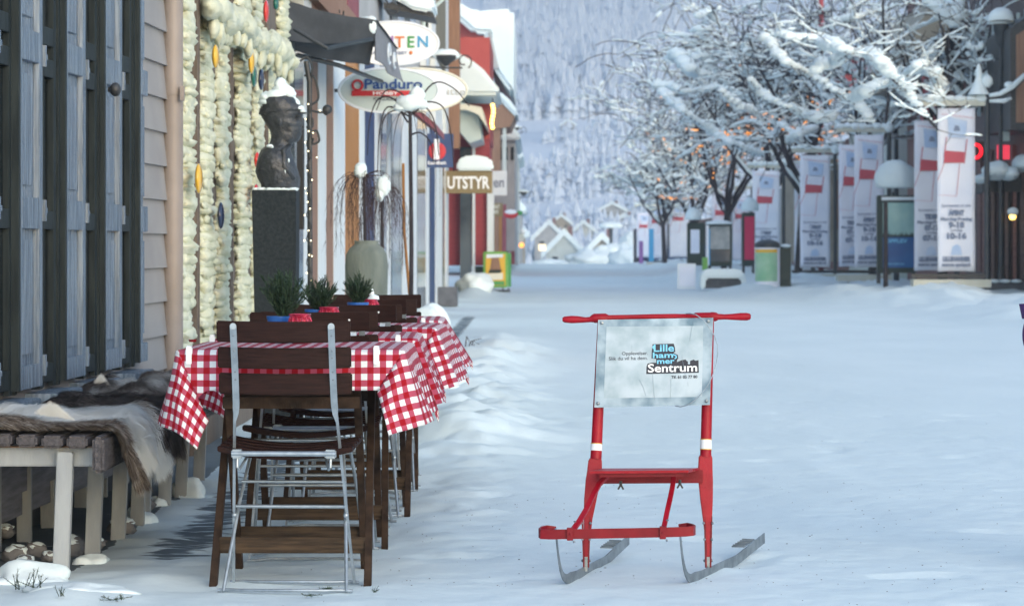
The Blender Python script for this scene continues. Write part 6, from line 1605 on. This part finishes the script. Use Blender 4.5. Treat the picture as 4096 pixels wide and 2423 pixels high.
LT=thing('snowy_street_tree','broad snowy tree whose thick limbs droop across the banners','tree',(P((3000+1150/2.12)/1.6325,0,57).x,57,0),0,'snow laden street trees')
bk=MB(); sn=MB()
for pts,zone,Y,wpx,_,sws in limbs:
    ox=3000 if zone==2 else 2000
    q=[P((ox+x/2.12)/1.6325,(y/2.12)/1.6325,Y+1.2*math.sin(i*.7+x*.01)) for i,(x,y) in enumerate(pts)]
    k=Y/F; n=len(q)
    # refine with jitter
    P2=[];R2=[];S2=[]
    for i in range(n-1):
        for s in range(4):
            u=s/4; P2.append(q[i].lerp(q[i+1],u)+Vector((rnd(-.012,.012),0,rnd(-.02,.02)))); g_=(i+u)/(n-1)
            R2.append(wpx*k*.5*(.55+.45*(g_ if wpx>4.4 else 1-g_))); S2.append((sws[i]*(1-u)+sws[i+1]*u)*k*rnd(1.25,1.8))
    P2.append(q[-1]); R2.append(wpx*k*.3); S2.append(sws[-1]*k*.6)
    bk.tube(P2,R2,7)
    for a in range(len(P2)):
        if S2[a]>1.2*k: sn.blob(P2[a]+Vector((0,0,R2[a]*.5+S2[a]*.55)),(S2[a]*1.5,S2[a]*1.2,S2[a]*.95),9,7,.35,2.2,a+int(pts[0][0]))
    # side twigs
    for a in range(2,len(P2),2):
        if random.random()<.8 and wpx<13:
            paths=[]; dd=Vector((rnd(-1,1),rnd(-1,1),rnd(-.3,.9))).normalized(); grow(paths,P2[a],dd,rnd(.35,1.0),.012,3,4,.14,.05,.8)
            for i2,(pp,rs,dp) in enumerate(paths): bk.tube(pp,rs,3,cap=False); snow_on(pp,rs,sn,1.1,.016,a+i2,.9)
part(bk,'crown','bark',LT,recalc=False,smooth='all'); part(sn,'branch_snow','snow_far',LT,recalc=False,smooth='all')
mb=MB(); c0=LT.location; mb.tube([(c0.x,57,-.1),(c0.x,57,P(0,495,57).z)],[.05,.045],10); part(mb,'trunk','bark',LT,smooth=True)

# ------------------------------------------------------------------ spruce sprigs, crumbs, passer-by
def sprig(x,y,n,L,lab,seed,flat_=False):
    random.seed(seed); Y=F*H/(y-CY); X=(x-CX)*Y/F; mb=MB()
    for k in range(n):
        a=rnd(0,2*PI); e=rnd(.02,.15) if flat_ else rnd(.3,1.3); d=Vector((math.cos(a)*math.cos(e),math.sin(a)*math.cos(e)*.6,math.sin(e)))
        p=Vector((rnd(-.3,.3)*L,rnd(-.1,.1)*L,.004)); ln=L*rnd(.6,1.1); mb.tube([p,p+d*ln],[.0013,.0006],4)
        for i in range(int(26*ln/.06)):
            t=rnd(.1,1); q=p+d*ln*t; s=Vector((rnd(-1,1),rnd(-1,1),rnd(-.6,1))).normalized(); tip=q+(s*.8+d*.7).normalized()*.013; u=d.cross(s).normalized()*.0009
            o=len(mb.v); mb.v+=[tuple(q-u),tuple(q+u),tuple(tip)]; mb.f.append((o,o+1,o+2)); mb.mi.append(0)
    o=tag(mb.build('spruce_sprig','spruce',recalc=False),lab,'sprig','spruce sprigs on the snow'); o.location=(X,Y,ground_z(X,Y)+.004)
sprig(52,1452,7,.07,'spruce sprig standing up at the bottom left corner',1); sprig(92,1462,7,.06,'spruce sprig just right of the corner one',2)
sprig(150,1478,5,.035,'small spruce tuft at the bottom edge near the sprigs',3); sprig(285,1478,5,.06,'flat spruce twig at the bottom edge below the bench end',4,True)
sprig(797,1449,5,.035,'green twig lying between the front chair feet',5,True); sprig(757,1466,4,.04,'flat twig in front of the nearest chair',6,True); sprig(917,1458,4,.02,'tiny green tuft right of the nearest table leg',7)
random.seed(77)
mb=MB()
for i in range(520):
    Y=9.0+rnd(-.5,1)**2*16 if i%2 else rnd(8.5,13); X=rnd(-1.0,2.2)*(Y/10); r=rnd(.0007,.0022)
    a=rnd(0,6.3); mb.blob((X,Y,ground_z(X,Y)+.001),(r*rnd(1,2.4),r,r*.5),5,3)
tag(mb.build('grit','twig',recalc=False),kind='stuff')
for (x,y,rr) in ((1885,1330,.004),):
    pass
# passer-by mostly outside the frame: only the purple mitten reaches in
pp=thing('person','person in purple mittens and dark winter coat at the right edge of the frame','person',(2.02,9.55,0))
def skin(name,m,verts,edges,rads,root=0,sub=2):
    me=bpy.data.meshes.new(name); me.from_pydata(verts,edges,[]); me.materials.append(M[m]); o=bpy.data.objects.new(name,me); COL.objects.link(o); o.parent=pp
    md=o.modifiers.new('skin','SKIN'); 
    for i,r in enumerate(rads): me.skin_vertices[0].data[i].radius=(r if isinstance(r,tuple) else (r,r))
    for i in range(len(verts)): me.skin_vertices[0].data[i].use_root=(i==root)
    s=o.modifiers.new('sub','SUBSURF'); s.levels=sub; s.render_levels=sub; return o
M['coat']=mat('coat',(.012,.014,.02),.8,col2=(.02,.022,.03),scale=20); M['skin_tone']=mat('skin_tone',(.55,.33,.25),.5); M['trousers']=mat('trousers',(.015,.02,.035),.85)
skin('body','coat',[(0,0,.95),(0,0,1.15),(0,0,1.38),(0,0,1.48),(0,-.01,1.56),(0,-.01,1.68),(-.18,0,1.42),(-.26,0,1.15),(-.32,-.03,.93),(.18,0,1.42),(.26,0,1.15),(.30,-.03,.93),(-.10,0,.88),(-.11,0,.48),(-.12,.02,.08),(.10,0,.88),(.11,0,.48),(.12,.02,.08),(-.12,-.12,.04),(.12,-.12,.04)],
 [(0,1),(1,2),(2,3),(3,4),(4,5),(2,6),(6,7),(7,8),(2,9),(9,10),(10,11),(0,12),(12,13),(13,14),(0,15),(15,16),(16,17),(14,18),(17,19)],[(.17,.12),(.15,.11),(.17,.11),.06,.055,.09,.07,.055,.045,.07,.055,.045,.09,.07,.05,.09,.07,.05,.045,.045])
mb=MB(); mb.blob((0,-.012,1.65),(.082,.10,.12),24,16); 
mb.blob((0,-.112,1.64),(.014,.016,.02),10,8); mb.blob((-.03,-.098,1.67),(.012,.008,.006),8,6); mb.blob((.03,-.098,1.67),(.012,.008,.006),8,6); mb.blob((0,-.102,1.595),(.024,.008,.006),10,6)
mb.build('face','skin_tone',pp,smooth='all')
mb=MB(); mb.blob((0,.0,1.70),(.096,.112,.10),24,14,flat=-.02); mb.build('knit_hat','purple_sleeve',pp,smooth='all')
for s in (-1,1):
    mb=MB(); x=s*.325 if s<0 else .305
    mb.blob((x,-.04,.795),(.036,.026,.072),18,14); mb.blob((x-s*.02,-.065,.81),(.014,.014,.036),12,8); mb.tube([(x,-.035,.85),(x,-.032,.90)],[.036,.046],14)
    mt=mb.build('mitten','purple_sleeve',pp,smooth='all')

# ------------------------------------------------------------------ cold air between the street and the mountain
mb=MB(); mb.box(-1300,1300,-70,1640,-16,225)
hz=mb.build('haze','black',recalc=True); hz['kind']='stuff'
hm=bpy.data.materials.new('haze'); hm.use_nodes=True; nt=hm.node_tree; nt.nodes.clear()
out=nt.nodes.new('ShaderNodeOutputMaterial'); pv=nt.nodes.new('ShaderNodeVolumePrincipled'); pv.inputs['Density'].default_value=.0008; pv.inputs['Color'].default_value=(.70,.85,1.0,1); pv.inputs['Anisotropy'].default_value=0
nt.links.new(pv.outputs[0],out.inputs['Volume']); hz.data.materials.clear(); hz.data.materials.append(hm)
hz.display_type='WIRE'
